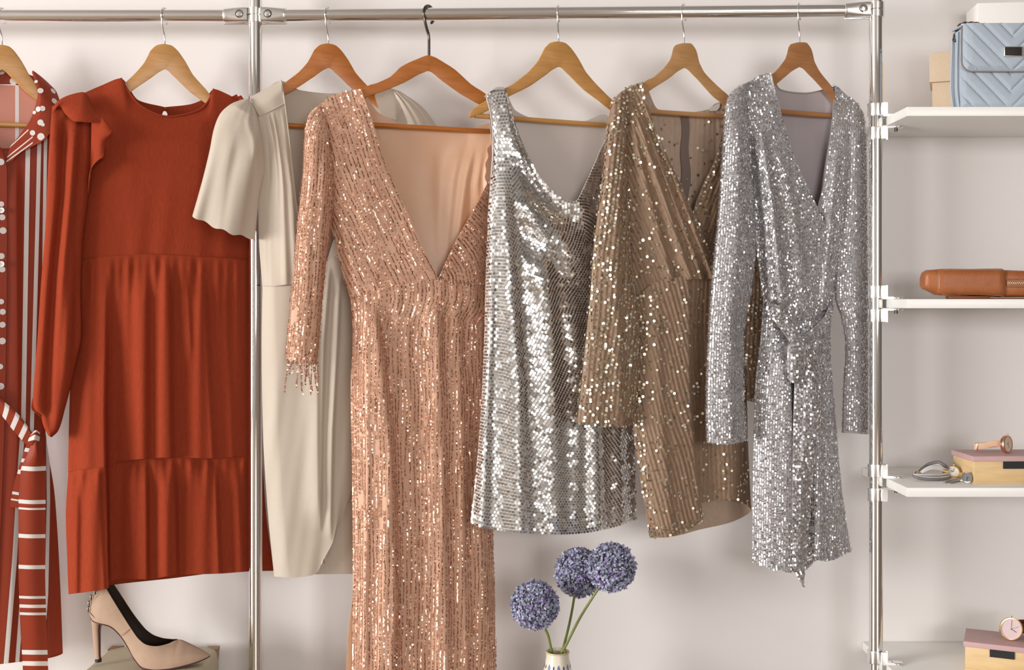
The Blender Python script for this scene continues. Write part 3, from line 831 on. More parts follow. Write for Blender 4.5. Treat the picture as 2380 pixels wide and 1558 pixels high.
# dotted button placket
G = loft([[(-30, 330, 2.6), (-22, 600, 3.4), (-25, 900, 3.0), (-40, 1540, 3.5)], [(-8, 335, 3.2), (-6, 600, 3.6), (-9, 900, 3.2), (-25, 1540, 3.6)], [(4, 345, 3.0), (16, 400, 3.2), (16, 600, 3.4), (12, 900, 3.0), (-12, 1540, 3.4)]], 24, 160)
pk = part('button_placket', st, pl, G, ms, extra=dots_on(G, [(2, 378, 1), (4, 472, .8), (5, 503, .9), (7, 539, 1), (3, 596, .9), (5, 630, .9), (3, 698, .8), (5, 728, .9), (5, 757, .9), (5, 793, 1), (2, 850, .8), (-14, 420, 1), (-12, 560, 1), (-14, 660, 1), (-12, 820, 1), (2, 900, 1)], 7.5))
for by in (489, 614):
    c = pl.pt((4, by, 3.7)); R = basis((1, 0, 0), (0, 0, 1), (0, -1, 0))
    build('button', [(*lathe_chunk([(.0005, -.0012), (.0058, -.0012), (.0064, 0), (.0058, .0012), (.0042, .0012), (.0036, .0006), (.0004, .0006)], c, 24, R), 0, True)]
          + [(*lathe_chunk([(.0007, .0006), (.0007, .0009)], c + R @ np.array([dx, dy, 0]), 8, R), 1, False) for dx in (-.0014, .0014) for dy in (-.0014, .0014)], [M['stripe'], M['darkmetal']], pk)
# belt
def belt_piece(name, cols, test, nu=40, nv=220, parent=None):
    return striped(name, parent, loft(cols, nu, nv), False, test, ms, ms, .0022)
bw = lambda ys: (lambda x, y, u, v: sum((np.abs(v - a) < b) for a, b in ys).astype(bool))
bl = belt_piece('belt', [[(-160, 900, 1), (-80, 900, 3.4), (0, 962, 4.2), (30, 1000, 4.6), (62, 1036, 4.8)], [(-160, 870, 1), (-80, 870, 3.8), (0, 935, 4.6), (40, 972, 5.0), (74, 1012, 5.2)], [(-160, 840, 1), (-80, 845, 3.6), (0, 925, 4.4), (44, 965, 4.8), (76, 1008, 5)]],
                bw([(.70, .024), (.81, .022), (.915, .024), (.3, .02), (.45, .02)]), parent=st)
G = loft([[(72, 1010, 5), (66, 1022, 5.8), (62, 1036, 5)], [(84, 1000, 5.6), (80, 1020, 6.6), (76, 1036, 5.6)], [(93, 1006, 5), (92, 1022, 5.8), (88, 1036, 5)]], 20, 24)
striped('belt_knot', bl, G, False, lambda x, y, u, v: (np.abs(v - .45) < .18) | (v < .12), ms, ms, .003)
def tail_test(x, y, u, v):
    r = np.zeros_like(x, bool)
    for a, w in ((1025, 9), (1092, 12), (1169, 8), (1185.5, 4.5), (1248, 10), (1320, 10), (1390, 7), (1410, 7), (1428, 6), (1517, 10), (1543, 11), (1620, 10)): r |= np.abs(v * 638 + 1022 - a) < w / 2
    return r
belt_piece('belt_tail', [[(76, 1022, 5.4), (66, 1050, 5), (48, 1095, 4.6), (43, 1180, 4.4), (43, 1330, 4.6), (47, 1450, 4.6), (54, 1580, 4.6), (56, 1660, 4.6)],
                         [(82, 1020, 6.2), (84, 1050, 6), (76, 1095, 5.4), (74, 1180, 5.2), (73, 1330, 5.2), (78, 1450, 5.2), (84, 1580, 5.2), (86, 1660, 5.2)],
                         [(88, 1022, 5.4), (97, 1045, 5), (107, 1070, 4.6), (106, 1180, 4.6), (105, 1330, 4.6), (108, 1450, 4.6), (113, 1580, 4.6), (116, 1660, 4.6)]], tail_test, 30, 420, bl)
belt_piece('belt_tail', [[(62, 1030, 4.4), (48, 1075, 4), (34, 1120, 3.8), (22, 1178, 3.8)], [(74, 1032, 4.6), (62, 1080, 4.2), (52, 1130, 4), (46, 1182, 4)], [(84, 1034, 4.2), (78, 1090, 4), (70, 1140, 3.8), (66, 1186, 3.8)]],
           bw([(.10, .03), (.27, .03), (.45, .03), (.78, .02), (.88, .012)]), 30, 120, bl)

# ---------- beige dress
pl = H2
bg = thing('dress', 'plain beige dress with short flared sleeves and a draped wrap skirt', 'dress', pl.pt((700, 1340, 0)), 'dresses hanging on the rail')
m, mi = M['beige'], M['beigein']
G = loft([[(580, 226, 0), (592, 250, 1.6), (602, 270, 2)], [(618, 206, 0), (630, 232, 2), (636, 254, 2.2)], [(652, 186, 0), (656, 212, 1.6), (662, 240, 1.8)]], 30, 20)
yk = part('shoulder_yoke', bg, pl, G, m, extra=[(*edge_tube(pl, [(602, 270, 2.0), (636, 254, 2.3), (662, 240, 1.9)], .0015, 30), m)])
G = loft([[(600, 271, 1.9), (604, 340, 1.2), (606, 420, .8), (600, 470, .6), (602, 560, .3), (610, 668, .2)],
          [(618, 264, 2.1), (632, 340, 2.4), (638, 420, 2.4), (636, 500, 2.2), (638, 580, 2), (640, 665, 2)],
          [(636, 255, 2.2), (652, 340, 2.6), (664, 430, 3), (672, 520, 3), (680, 600, 2.8), (686, 660, 2.6)],
          [(662, 241, 1.8), (672, 320, 2.4), (684, 430, 2.8), (696, 520, 2.8), (720, 600, 2.8), (760, 655, 2.6)]], 100, 120)
x, y = G[..., 0], G[..., 1]; v = np.linspace(0, 1, 120)[None]; u = np.linspace(0, 1, 100)[:, None]
G[..., 2] += .34 * ripple(u * 100 + 6 * v, 4, 21) * np.exp(-v * 2.2) * np.clip(v * 12, 0, 1) * np.clip(u * 6, 0, 1)
pleats(G, [([(640, 300), (655, 430), (664, 640)], .7, 14, 9), ([(655, 300), (676, 430), (690, 640)], .7, 12, 8)])
part('bodice', bg, pl, G, m, mi, extra=[(*edge_tube(pl, [(653, 186, .2), (660, 225, 1.8), (672, 320, 2.5), (684, 430, 2.9), (696, 520, 2.9), (720, 600, 2.9)], .0013), m)])
G = loft([[(860, 196, 0), (862, 260, .5), (850, 330, 1.5), (820, 430, 2), (790, 520, 2.4), (765, 590, 2.6), (745, 650, 2.6)], [(905, 205, 0), (900, 300, 1), (880, 430, 1.6), (860, 560, 2), (850, 660, 2)], [(950, 250, 0), (945, 400, 0), (930, 560, 0), (925, 660, 0)]], 40, 60)
part('bodice', bg, pl, G, m, mi)
G = loft([[(595, 235, 0), (605, 450, -.8), (611, 662, 0)], [(652, 188, -.2), (655, 300, -1.4), (660, 660, -1.6)], [(700, 210, -1.3), (700, 300, -2), (705, 660, -2)], [(770, 217, -1.5), (770, 300, -2), (775, 660, -2)], [(845, 212, -1), (845, 300, -1.6), (850, 660, -1.6)], [(872, 205, -.2), (880, 300, -1), (890, 660, -1)], [(945, 238, 0), (935, 450, -.4), (925, 660, 0)]], 70, 50)
part('back_panel', bg, pl, G, m, mi)
# left sleeve: gathered cap, flared and open at the hem
G = tube([(574, 228, .6), (540, 240, .8), (512, 264, 1), (497, 300, 1), (487, 350, 1), (470, 420, 1), (447, 502, 1)],
         [(586, 240, .6), (596, 258, .9), (604, 282, 1), (612, 330, 1), (616, 390, .8), (604, 450, .8), (593, 556, .8)], 150, 110, 3.0, 2.0)
x, y = G[..., 0], G[..., 1]; un = np.linspace(0, 1, 150)[:, None]; v = np.linspace(0, 1, 110)[None]
fm = np.clip(np.sin(2 * PI * un) * 3, 0, 1)
G[..., 2] += .22 * ripple(un * 300, 11, 26) * np.exp(-v * 6) * np.clip(v * 9, 0, 1) * fm
xn = (1 - np.cos(2 * PI * un)) / 2
G[..., 2] += (.75 * np.sin(xn * 2 * PI * 1.7 + 1.0 + .8 * v) + .12 * np.sin(xn * 2 * PI * 4 + .5)) * np.clip(v - .2, 0, 1) * fm
pleats(G, [([(600, 290), (588, 360), (566, 470), (548, 570)], .9, 24, 9), ([(545, 290), (524, 400), (505, 530)], .6, 22, 13), ([(572, 262), (590, 320), (598, 380)], .45, 9, 8)], fm)
hem = 14 * np.sin(xn * PI) + 5 * np.sin(xn * 2 * PI * 3.4 + .5)
G[..., 1] += np.where(fm > 0, hem, 0) * v ** 6 * .55
part('sleeve', bg, pl, G, m, mi, closed=True, extra=[])
G = tube([(905, 205, -.4), (930, 250, -.4), (948, 300, -.4), (940, 420, -.4)], [(930, 212, -.4), (985, 252, -.4), (1018, 300, -.4), (1060, 440, -.4)], 60, 50, 1.4, .8)
un = np.linspace(0, 1, 60)[:, None]; v = np.linspace(0, 1, 50)[None]
G[..., 2] += .25 * ripple(un * 200, 3, 18) * np.exp(-v * 3) * np.clip(v * 10, 0, 1)
part('sleeve', bg, pl, G, m, mi, closed=True)
G = loft([[(862, 196, .2), (872, 225, .6), (886, 268, .9)], [(905, 206, .2), (915, 235, .6), (920, 280, .9)], [(932, 218, 0), (935, 240, .3), (925, 285, .5)]], 24, 16)
part('shoulder_yoke', bg, pl, G, m)
# skirt: under layer (tube) and the draped front overlap
G, nb = ring([[(611, 664, 0), (609, 800, 0), (612, 1000, 0), (621, 1160, 0), (640, 1336, 0)], [(680, 662, 1), (690, 900, 1.4), (690, 1336, 1.2)], [(760, 660, 1.4), (770, 1000, 1.6), (775, 1335, 1.4)],
              [(850, 660, 1), (850, 1000, 1), (850, 1334, 1)], [(925, 660, 0), (925, 900, 0), (915, 1100, 0), (895, 1330, 0)]], 120, 80, 1.8, .6)
part('under_skirt', bg, pl, G, m, mi, closed=True)
G = loft([[(610, 664, .3), (608, 800, .4), (611, 1000, .6), (620, 1160, .6), (637, 1341, .8)],
          [(640, 665, 2.2), (645, 800, 2.6), (650, 1000, 2.8), (660, 1180, 2.8), (675, 1343, 2.8)],
          [(690, 661, 2.8), (705, 800, 3.2), (712, 1000, 3.2), (715, 1180, 3.2), (720, 1339, 3.2)],
          [(742, 625, 2.8), (756, 760, 3.4), (756, 900, 3.3), (752, 1100, 3.3), (745, 1240, 3.3), (738, 1330, 3.2)],
          [(772, 600, 2.8), (789, 720, 3.2), (785, 900, 3.4), (784, 1080, 3.6), (782, 1200, 3.6), (775, 1255, 3.6), (752, 1300, 3.4)],
          [(800, 580, 2.4), (830, 760, 2.4), (838, 900, 2.4), (830, 1080, 2.4), (800, 1190, 2.6), (782, 1240, 2.8), (756, 1312, 2.8)]], 140, 170)
x, y = G[..., 0], G[..., 1]
pleats(G, [([(766, 620), (752, 800), (747, 1000), (744, 1180)], 1.1, 26, 5), ([(790, 640), (783, 800), (772, 1000), (768, 1200)], .9, 13, 5), ([(738, 640), (735, 860), (737, 1150)], .5, 26, 7)])
G[..., 2] += .10 * ripple(x + .15 * y, 6, 50) * np.clip((y - 700) / 300, 0, 1)
part('draped_skirt', bg, pl, G, m, mi, extra=[(*edge_tube(pl, [(612, 665, .7), (640, 666, 2.35), (690, 662, 2.95), (720, 658, 3.0)], .0005, 40), mi)])
# ---------- peach beaded gown
pl = H3
pe = thing('dress', 'long peach gown covered in rose gold bead strands with an open deep neckline', 'dress', pl.pt((985, 1690, 0)), 'dresses hanging on the rail')
m, ml = M['peach'], M['peachlin']
def strand_keep(p, thr=-.25):
    def f(u, v, r, k, rs):
        ph = np.sin(k * 12.9898 + 4.1) * 43758.5453; ph = (ph - np.floor(ph)) * 6.28
        g = np.sin(r * .045 + ph) + .6 * np.sin(r * .11 + ph * 3)
        return (g > -1.25 + thr) & (rs.rand(len(u)) < p)
    return f
def strand_tilt(u, v, r, k, rs):
    ph = np.sin(k * 78.233 + 1.7) * 24634.63; ph = (ph - np.floor(ph)) * 6.28
    n = len(u); e = np.zeros((n, 3))
    e[:, 0] = -.16 + .42 * np.sin(r * .10 + ph) + .20 * np.sin(r * .29 + 2 * ph)
    e[:, 2] = .05 + .34 * np.sin(r * .07 + ph * 2)
    return e
def beads(dx=9.4, ref='l', ur=(0, 1), seed=1, p=.93, vr=(0, 1)):
    return [dict(mat=M['seq_rose'], dx=dx, dy=3.6, r=1.7, ref=ref, ur=ur, vr=vr, seed=seed, keep=strand_keep(p), extra=strand_tilt, hi=.11, off=.0024, jx=.05, m=6, rvar=.10, asp=1.3)]
def loose(pl, starts, seed, lmin=25, lmax=80, d=.7):
    """loose bead strands that hang free: fine thread with beads along it"""
    rs = np.random.RandomState(seed); V0, F0, V1, F1 = [], [], [], []; b0 = b1 = 0
    for (x, y, dd) in starts:
        L = lmin + rs.rand() * (lmax - lmin); k = 14
        q = np.linspace(0, 1, k); sw = rs.randn() * 5; ph = rs.rand() * 6
        pts = np.stack([x + sw * q ** 2 + 1.8 * np.sin(q * 7 + ph) * q, y + L * q, np.full(k, dd + d * .5) + d * np.sin(q * PI) * .6], 1)
        w = pl.pt(pts); v, f = tube_chunk(w, .00035, 4, False)
        V0.append(v); F0 += [tuple(np.array(t) + b0) for t in f]; b0 += len(v)
        n = int(L / 3.6); c = pl.pt(curve(pts, max(n, 2)))
        for p in c:
            if rs.rand() < .15: continue
            a = np.arange(6) / 6 * 2 * PI; nn = np.array([0, -1, 0]) + rs.randn(3) * .5; nn /= np.linalg.norm(nn)
            t1 = np.cross(nn, [0, 0, 1.]); t1 /= np.linalg.norm(t1); t2 = np.cross(nn, t1)
            V1.append(p + (np.cos(a)[:, None] * t1 + np.sin(a)[:, None] * t2) * .0019); F1.append(np.arange(6) + b1); b1 += 6
    return [(np.concatenate(V0), F0, M['thread']), (np.concatenate(V1), np.array(F1), M['seq_rose'])]
rsL = np.random.RandomState(77)
G = loft([[(735, 250, 0), (748, 320, .9), (770, 420, .8), (772, 500, .4), (785, 590, .3), (815, 697, .3)],
          [(770, 224, 0), (785, 320, 2), (805, 450, 2.4), (822, 560, 2.4), (845, 685, 2.4)],
          [(806, 212, 0), (822, 300, 2), (856, 450, 2.8), (880, 560, 2.8), (900, 674, 3)],
          [(839, 207, .8), (848, 232, 1.4), (862, 270, 1.7), (900, 390, 2.4), (950, 500, 2.9), (990, 590, 3.2), (1019, 648, 3.4)]], 130, 170)
x, y = G[..., 0], G[..., 1]
G[..., 2] += .14 * ripple(x - .42 * y, 2, 70)
pleats(G, [([(770, 330), (788, 480), (830, 680)], .5, 16, 10)])
st_ = [(x0, y0, 2.6) for x0, y0 in ((800, 330), (830, 380), (870, 420), (850, 500), (905, 480), (880, 600), (930, 560), (960, 590), (800, 270), (790, 560), (815, 610), (835, 300))]
bod = part('bodice', pe, pl, G, m, ml, beads(9.6, 'r', seed=5, p=.92), extra=loose(pl, st_, 4, 25, 60))
G = loft([[(1019, 648, 3.4), (1016, 655, 3.4), (1014, 662, 3.4)], [(1060, 560, 2.8), (1058, 610, 3.0), (1055, 661, 3.2)], [(1100, 490, 2), (1102, 580, 2.4), (1098, 668, 2.6)], [(1134, 425, 1), (1140, 540, 1.4), (1132, 682, 1.4)], [(1165, 380, 0), (1172, 540, 0), (1160, 690, 0)]], 70, 70)
part('bodice', pe, pl, G, m, ml, beads(9.2, 'l', seed=9))
G = loft([[(745, 262, -.2), (760, 480, -.4), (790, 600, -.3), (815, 690, 0)], [(838, 210, -.2), (850, 300, -1.4), (870, 690, -1.8)], [(880, 262, -1.4), (885, 320, -2), (900, 690, -2)], [(990, 302, -1.6), (990, 400, -2.2), (990, 690, -2.2)],
          [(1085, 302, -1.2), (1085, 400, -1.6), (1080, 690, -1.8)], [(1112, 294, -.6), (1118, 400, -.6), (1110, 690, -1)], [(1150, 282, -.2), (1142, 330, .4), (1130, 400, .6), (1134, 440, .6), (1150, 690, 0)]], 150, 90)
x, y = G[..., 0], G[..., 1]
pleats(G, [([(1075, 310), (1052, 420), (1030, 640)], .7, 24, 14), ([(1105, 310), (1082, 420), (1055, 640)], 1.0, 18, 11), ([(1125, 310), (1108, 430)], .7, 13, 9), ([(1000, 330), (1008, 640)], .3, 30, 16)], np.clip((y - 300) / 90, 0, 1))
part('back_lining', pe, pl, G, ml, ml)
G = loft([[(1147, 325, .6), (1134, 350, .9), (1132, 372, 1), (1128, 395, 1), (1131, 428, 1.1)], [(1156, 325, .6), (1150, 380, .9), (1146, 430, 1)]], 14, 40)
v = np.linspace(0, 1, 40)[None]; G[..., 0] += 2.2 * np.sin(v * 2 * PI * 3.2) * (1 - np.linspace(0, 1, 14)[:, None])
part('armhole_facing', pe, pl, G, m, ml)
G = tube([(733, 249, .2), (718, 266, .4), (710, 300, .5), (704, 400, .8), (692, 520, 1), (681, 650, 1.2), (672, 750, 1.2), (664, 836, 1.2)],
         [(744, 246, .2), (758, 280, .6), (770, 350, .8), (776, 430, .9), (770, 520, 1), (757, 620, 1.2), (746, 740, 1.2), (737, 848, 1.2)], 100, 150, 2.4, 1.7)
un = np.linspace(0, 1, 100)[:, None]; fm = np.clip(np.sin(2 * PI * un) * 4, 0, 1)
pleats(G, [([(735, 300), (722, 500), (706, 840)], .5, 18, 10), ([(758, 330), (745, 560), (728, 845)], .6, 14, 8)], fm)
G[..., 1] += 3 * np.sin(un * 60) * (np.linspace(0, 1, 150)[None] > .97)
fr = [(668 + i * 4.4 + rsL.randn() * 1.5, 834 + i * .6 + rsL.randn() * 3, 1.8 + 1.2 * math.sin(i / 15 * PI)) for i in range(17)]
st_ = [(700 + rsL.rand() * 50, 320 + rsL.rand() * 400, 3.2) for _ in range(10)]
sl = part('sleeve', pe, pl, G, m, ml, beads(7.4, 'l', (0, .52), seed=15, p=.97), closed=True)
fo = loose(pl, fr, 8, 12, 84, .3)
build('bead_fringe', [(fo[0][0], fo[0][1], 0, True), (fo[1][0], fo[1][1], 1, False)], [M['thread'], M['seq_rose']], sl)
cols = [[(814, 690, .5), (820, 780, .3), (815, 900, .3), (818, 1100, .3), (820, 1300, .3), (816, 1690, .3)],
        [(850, 679, 2.6), (858, 800, 2.6), (858, 1000, 2.8), (858, 1300, 2.8), (855, 1690, 2.8)],
        [(890, 668, 3.2), (905, 800, 3), (912, 1000, 3), (912, 1300, 3), (905, 1690, 3)],
        [(950, 659, 3.5), (955, 800, 3), (958, 1000, 2.8), (960, 1300, 2.8), (965, 1690, 2.8)],
        [(1018, 650, 3.6), (1020, 800, 3.2), (1022, 1000, 3.2), (1030, 1300, 3.2), (1040, 1690, 3.2)],
        [(1080, 656, 3.1), (1085, 800, 2.4), (1090, 1000, 2.4), (1100, 1300, 2.6), (1105, 1690, 2.6)],
        [(1160, 682, .2), (1158, 900, 0), (1148, 1100, 0), (1146, 1240, 0), (1150, 1400, 0), (1154, 1690, 0)]]
G, nb = ring(cols, 260, 240, 2.2, .64)
un = np.linspace(0, 1, 260); mask = np.clip((nb - un) / .02, 0, 1)[:, None]
pleats(G, [([(865, 700), (890, 900), (908, 1100), (914, 1400), (906, 1690)], 2.2, 42, 12), ([(1010, 680), (1022, 900), (1028, 1200), (1042, 1690)], 1.6, 38, 12), ([(1062, 690), (1072, 1000), (1085, 1690)], 1.0, 20, 9),
           ([(850, 760), (852, 1100), (846, 1690)], .7, 16, 10), ([(940, 700), (960, 1100), (968, 1690)], .6, 22, 12), ([(1118, 700), (1122, 1200), (1130, 1690)], .8, 20, 12)], mask)
x, y = G[..., 0], G[..., 1]
G[..., 2] += .14 * ripple(x + .05 * y, 12, 36) * mask
st_ = [(830 + rsL.rand() * 300, 720 + rsL.rand() * 760, 4.2) for _ in range(34)]
part('skirt', pe, pl, G, m, ml, beads(9.4, 'l', (0, nb), seed=23), closed=True, extra=loose(pl, st_, 14, 25, 70))
G = loft([[(818, 1400, -.2), (809, 1480, -.4), (800, 1690, -.6)], [(860, 1400, -.6), (855, 1690, -.8)]], 14, 30)
part('slip_hem', pe, pl, G, ml, ml)

# ---------- silver sequin mini dress
pl = H4
si = thing('dress', 'sleeveless silver mini dress of mirror sequins with a draped cowl neck', 'dress', pl.pt((1285, 1240, 0)), 'dresses hanging on the rail')
m, ml = M['silverb'], M['silverlin']
def paillettes(ur=(0, 1), vr=(0, 1), seed=1, ref='l', hi=.060, lo=.09, r=3.2):
    return [dict(mat=M['seq_silver'], dx=7.6, dy=6.6, r=r, hexa=True, ur=ur, vr=vr, seed=seed, ref=ref, hi=hi, lo=lo, off=.0014, m=8, rvar=.05)]
G = loft([[(1130, 222, .3), (1141, 270, 1), (1146, 330, .9), (1141, 420, .6), (1134, 520, .3), (1129, 650, .2), (1125, 800, .2), (1118, 950, .2), (1106, 1100, .2), (1093, 1214, .2)],
          [(1152, 208, 1.0), (1160, 300, 2.0), (1158, 420, 2.2), (1152, 540, 2.0), (1148, 700, 1.8), (1143, 850, 1.8), (1134, 1000, 1.8), (1116, 1225, 1.8)],
          [(1171, 206, 1.0), (1182, 310, 2.3), (1184, 420, 2.7), (1178, 540, 2.5), (1172, 700, 2.3), (1170, 850, 2.2), (1162, 1000, 2.3), (1150, 1232, 2.5)],
          [(1180, 236, 1.2), (1200, 340, 2.5), (1208, 450, 2.9), (1206, 560, 2.7), (1200, 700, 2.5), (1198, 850, 2.4), (1192, 1000, 2.6), (1180, 1236, 2.8)],
          [(1196, 290, 1.7), (1220, 390, 2.7), (1230, 490, 3.0), (1230, 600, 2.8), (1226, 750, 2.6), (1224, 1000, 2.8), (1215, 1239, 3)],
          [(1230, 371, 2.3), (1250, 450, 3.0), (1262, 540, 3.1), (1265, 650, 2.9), (1262, 800, 2.8), (1262, 1000, 2.9), (1258, 1241, 3.1)],
          [(1270, 430, 2.8), (1285, 490, 3.2), (1300, 570, 3.1), (1305, 680, 2.9), (1305, 820, 2.8), (1306, 1000, 2.9), (1304, 1242, 3.1)],
          [(1312, 463, 3.2), (1324, 510, 3.3), (1336, 590, 3.0), (1342, 700, 2.8), (1346, 850, 2.7), (1352, 1000, 2.8), (1355, 1239, 3)],
          [(1336, 468, 3.3), (1350, 515, 3.3), (1366, 600, 2.8), (1374, 710, 2.6), (1382, 850, 2.5), (1390, 1000, 2.6), (1398, 1232, 2.7)],
          [(1362, 424, 2.7), (1384, 500, 2.8), (1396, 600, 2.2), (1404, 730, 2.0), (1416, 870, 1.8), (1428, 1020, 1.9), (1438, 1222, 2)],
          [(1395, 350, 1.4), (1412, 450, 1.8), (1418, 570, 1.4), (1428, 720, 1.2), (1442, 870, 1.0), (1456, 1010, 1.0), (1462, 1214, 1)],
          [(1416, 306, .3), (1436, 400, .6), (1432, 500, .5), (1434, 600, .4), (1444, 720, .3), (1460, 860, .2), (1474, 1000, .2), (1478, 1207, .2)]], 190, 300)
x, y = G[..., 0], G[..., 1]
# cowl drapes sag from the left strap to the right shoulder; soft vertical folds below
cw = np.clip((y - 300) / 120, 0, 1) * np.clip((760 - y) / 260, 0, 1)
G[..., 2] += cw * .6 * np.sin((y - .95 * (x - 1140) - 210) / 17.0 * .75 - .9) * np.clip((x - 1150) / 60, 0, 1) * np.clip((1440 - x) / 90, 0, 1)
pleats(G, [([(1168, 400), (1190, 700), (1205, 900), (1212, 1235)], 1.5, 34, 13), ([(1138, 420), (1140, 700), (1128, 1000), (1122, 1225)], .9, 12, 10), ([(1258, 560), (1282, 800), (1296, 1235)], .8, 34, 18),
           ([(1366, 760), (1384, 1000), (1392, 1235)], 1.2, 26, 12), ([(1330, 700), (1345, 900), (1340, 1230)], .5, 24, 14), ([(1428, 700), (1445, 1230)], .6, 18, 12)])
part('front_panel', si, pl, G, m, M['silverlin'], paillettes(seed=31))
G = loft([[(1136, 240, -.3), (1146, 400, -.4), (1138, 700, -.2), (1126, 950, -.2), (1106, 1206, -.2)], [(1170, 215, -.4), (1175, 300, -1.2), (1170, 700, -1.8), (1150, 1214, -2)], [(1200, 258, -1), (1205, 330, -1.8), (1210, 700, -2), (1215, 1222, -2.2)],
          [(1280, 284, -1.6), (1280, 400, -2.2), (1285, 1226, -2.2)], [(1355, 282, -1.4), (1355, 400, -2), (1370, 1220, -2)], [(1405, 266, -.6), (1412, 400, -1.2), (1435, 1208, -1.2)], [(1436, 285, 0), (1430, 450, -.2), (1450, 800, 0), (1475, 1200, 0)]], 80, 90)
part('back_panel', si, pl, G, ml, ml)
G = loft([[(1126, 226, .8), (1138, 216, .2), (1150, 212, -.8), (1160, 232, -1.2)], [(1146, 210, 1.4), (1156, 204, .2), (1164, 204, -1), (1172, 224, -1.4)], [(1172, 208, 1.2), (1172, 203, .1), (1172, 206, -1), (1178, 222, -1.2)]], 24, 24)
part('shoulder_strap', si, pl, G, m, ml, paillettes(seed=37))
V, Fc = edge_tube(pl, [(1130, 224, .6), (1141, 270, 1.2), (1146, 330, 1.1), (1141, 420, .8), (1134, 520, .5)], .0014)
build('piping', [(V, Fc, 0, True)], [M['silverlin']], si)

# ---------- bronze sequin wrap dress
pl = H5
go = thing('dress', 'bronze velvet wrap dress with scattered gold sequins', 'dress', pl.pt((1610, 1240, 0)), 'dresses hanging on the rail')
m, ml = M['goldb'], M['goldlin']
def sprinkle(p, ur=(0, 1), vr=(0, 1), seed=1, ref='l', dx=10.5, clump=.0, hi=.30, r=3.2):
    def keep(u, v, r_, k, rs):
        a = np.sin(k * 2.3 + r_ * .21) + np.sin(r_ * .37 + k * .9 + 1.0)
        return rs.rand(len(u)) < np.clip(p * (1 + clump * a), 0, 1)
    return dict(mat=M['seq_gold'], dx=dx, dy=7.0, r=r, ur=ur, vr=vr, seed=seed, ref=ref, keep=keep, hi=hi, lo=.1, off=.0022, m=9, jx=.12, jy=.2, rvar=.06)
def ribbed(G, lam, amp, seed, slant=0, mask=1):
    x, y = G[..., 0], G[..., 1]
    G[..., 2] += (amp * .8 * np.sin((x + slant * y) / lam * 2 * PI + .8 * np.sin(y / 37. + seed) + 1.1 * np.sin(x / 23. + y / 61.)) + .05 * ripple(x + slant * y, int(seed) + 40, 31)) * mask
    return G
G = loft([[(1442, 214, 0), (1450, 320, 1), (1456, 450, .8), (1462, 560, .4), (1472, 650, .3), (1482, 700, .3)],
          [(1468, 200, 0), (1482, 320, 2.2), (1500, 450, 2.6), (1520, 560, 2.6), (1545, 655, 2.6)],
          [(1482, 194, 0), (1500, 300, 2.2), (1535, 420, 2.8), (1570, 540, 2.8), (1605, 650, 2.8)],
          [(1494, 191, .9), (1500, 220, 1.6), (1520, 290, 1.9), (1560, 380, 2.4), (1600, 470, 2.8), (1640, 560, 2.8), (1668, 648, 2.8)]], 170, 170)
pleats(G, [([(1470, 240), (1530, 420), (1605, 645)], 1.3, 15, 6), ([(1480, 240), (1552, 420), (1632, 645)], 1.0, 11, 5), ([(1462, 260), (1500, 420), (1560, 645)], 1.0, 15, 7), ([(1490, 220), (1568, 410), (1655, 640)], 1.0, 9, 5)])
ribbed(G, 10.5, .09, 1, -.45)
ved = lambda u, v, r, k, rs: (rs.rand(len(u)) < np.where(k < 2, .72, .22 + .30 * (v < .18)))
q = sprinkle(.2, ref='r', seed=41, dx=9); q['keep'] = ved
part('bodice', go, pl, G, m, ml, [q])
G = loft([[(1684, 268, 0), (1680, 300, .8), (1662, 370, 1.4), (1634, 430, 1.8), (1612, 490, 2.0), (1600, 560, 2.0), (1590, 650, 2.0)], [(1700, 262, 0), (1700, 330, 1), (1690, 430, 1.5), (1680, 520, 1.8), (1670, 650, 1.8)], [(1722, 262, 0), (1732, 400, 0), (1728, 520, 0), (1722, 650, 0)]], 70, 120)
pleats(G, [([(1680, 330), (1650, 450), (1615, 640)], .4, 12, 8), ([(1700, 330), (1670, 450), (1640, 640)], .4, 12, 8)])
ribbed(G, 10, .07, 2, .4)
q = sprinkle(.3, seed=43, dx=9); q['keep'] = lambda u, v, r, k, rs: rs.rand(len(u)) < np.where(k < 2, .8, .25)
part('bodice', go, pl, G, m, ml, [q])
G = loft([[(1452, 216, -.2), (1460, 450, -.4), (1478, 690, 0)], [(1496, 196, -.3), (1505, 300, -1.4), (1520, 690, -1.8)], [(1530, 254, -1.4), (1535, 330, -2), (1545, 690, -2)], [(1590, 262, -1.8), (1590, 400, -2.2), (1600, 690, -2.2)],
          [(1640, 256, -1.4), (1645, 400, -2), (1650, 690, -2)], [(1672, 238, -.7), (1690, 400, -1.2), (1690, 690, -1.2)], [(1712, 250, 0), (1728, 450, 0), (1722, 690, 0)]], 110, 90)
ribbed(G, 12, .05, 3)
bp = part('back_panel', go, pl, G, ml, ml, [dict(sprinkle(.08, seed=45), off=.002)])
G = loft([[(1582, 266, -1.5), (1584, 330, -1.8), (1582, 420, -1.8), (1578, 480, -1.8)], [(1600, 266, -1.5), (1602, 330, -1.8), (1604, 420, -1.8), (1600, 480, -1.8)]], 8, 30)
G[..., 0] += 2 * np.sin(np.linspace(0, 12, 30))[None]
part('seam_tape', bp, pl, G, M['goldtape'])
G = loft([[(1646, 254, -.8), (1650, 258, -.8)], [(1660, 245, -.6), (1664, 258, -.6)], [(1674, 240, -.4), (1672, 250, -.4)]], 10, 8)
part('care_tag', bp, pl, G, M['stripe'])
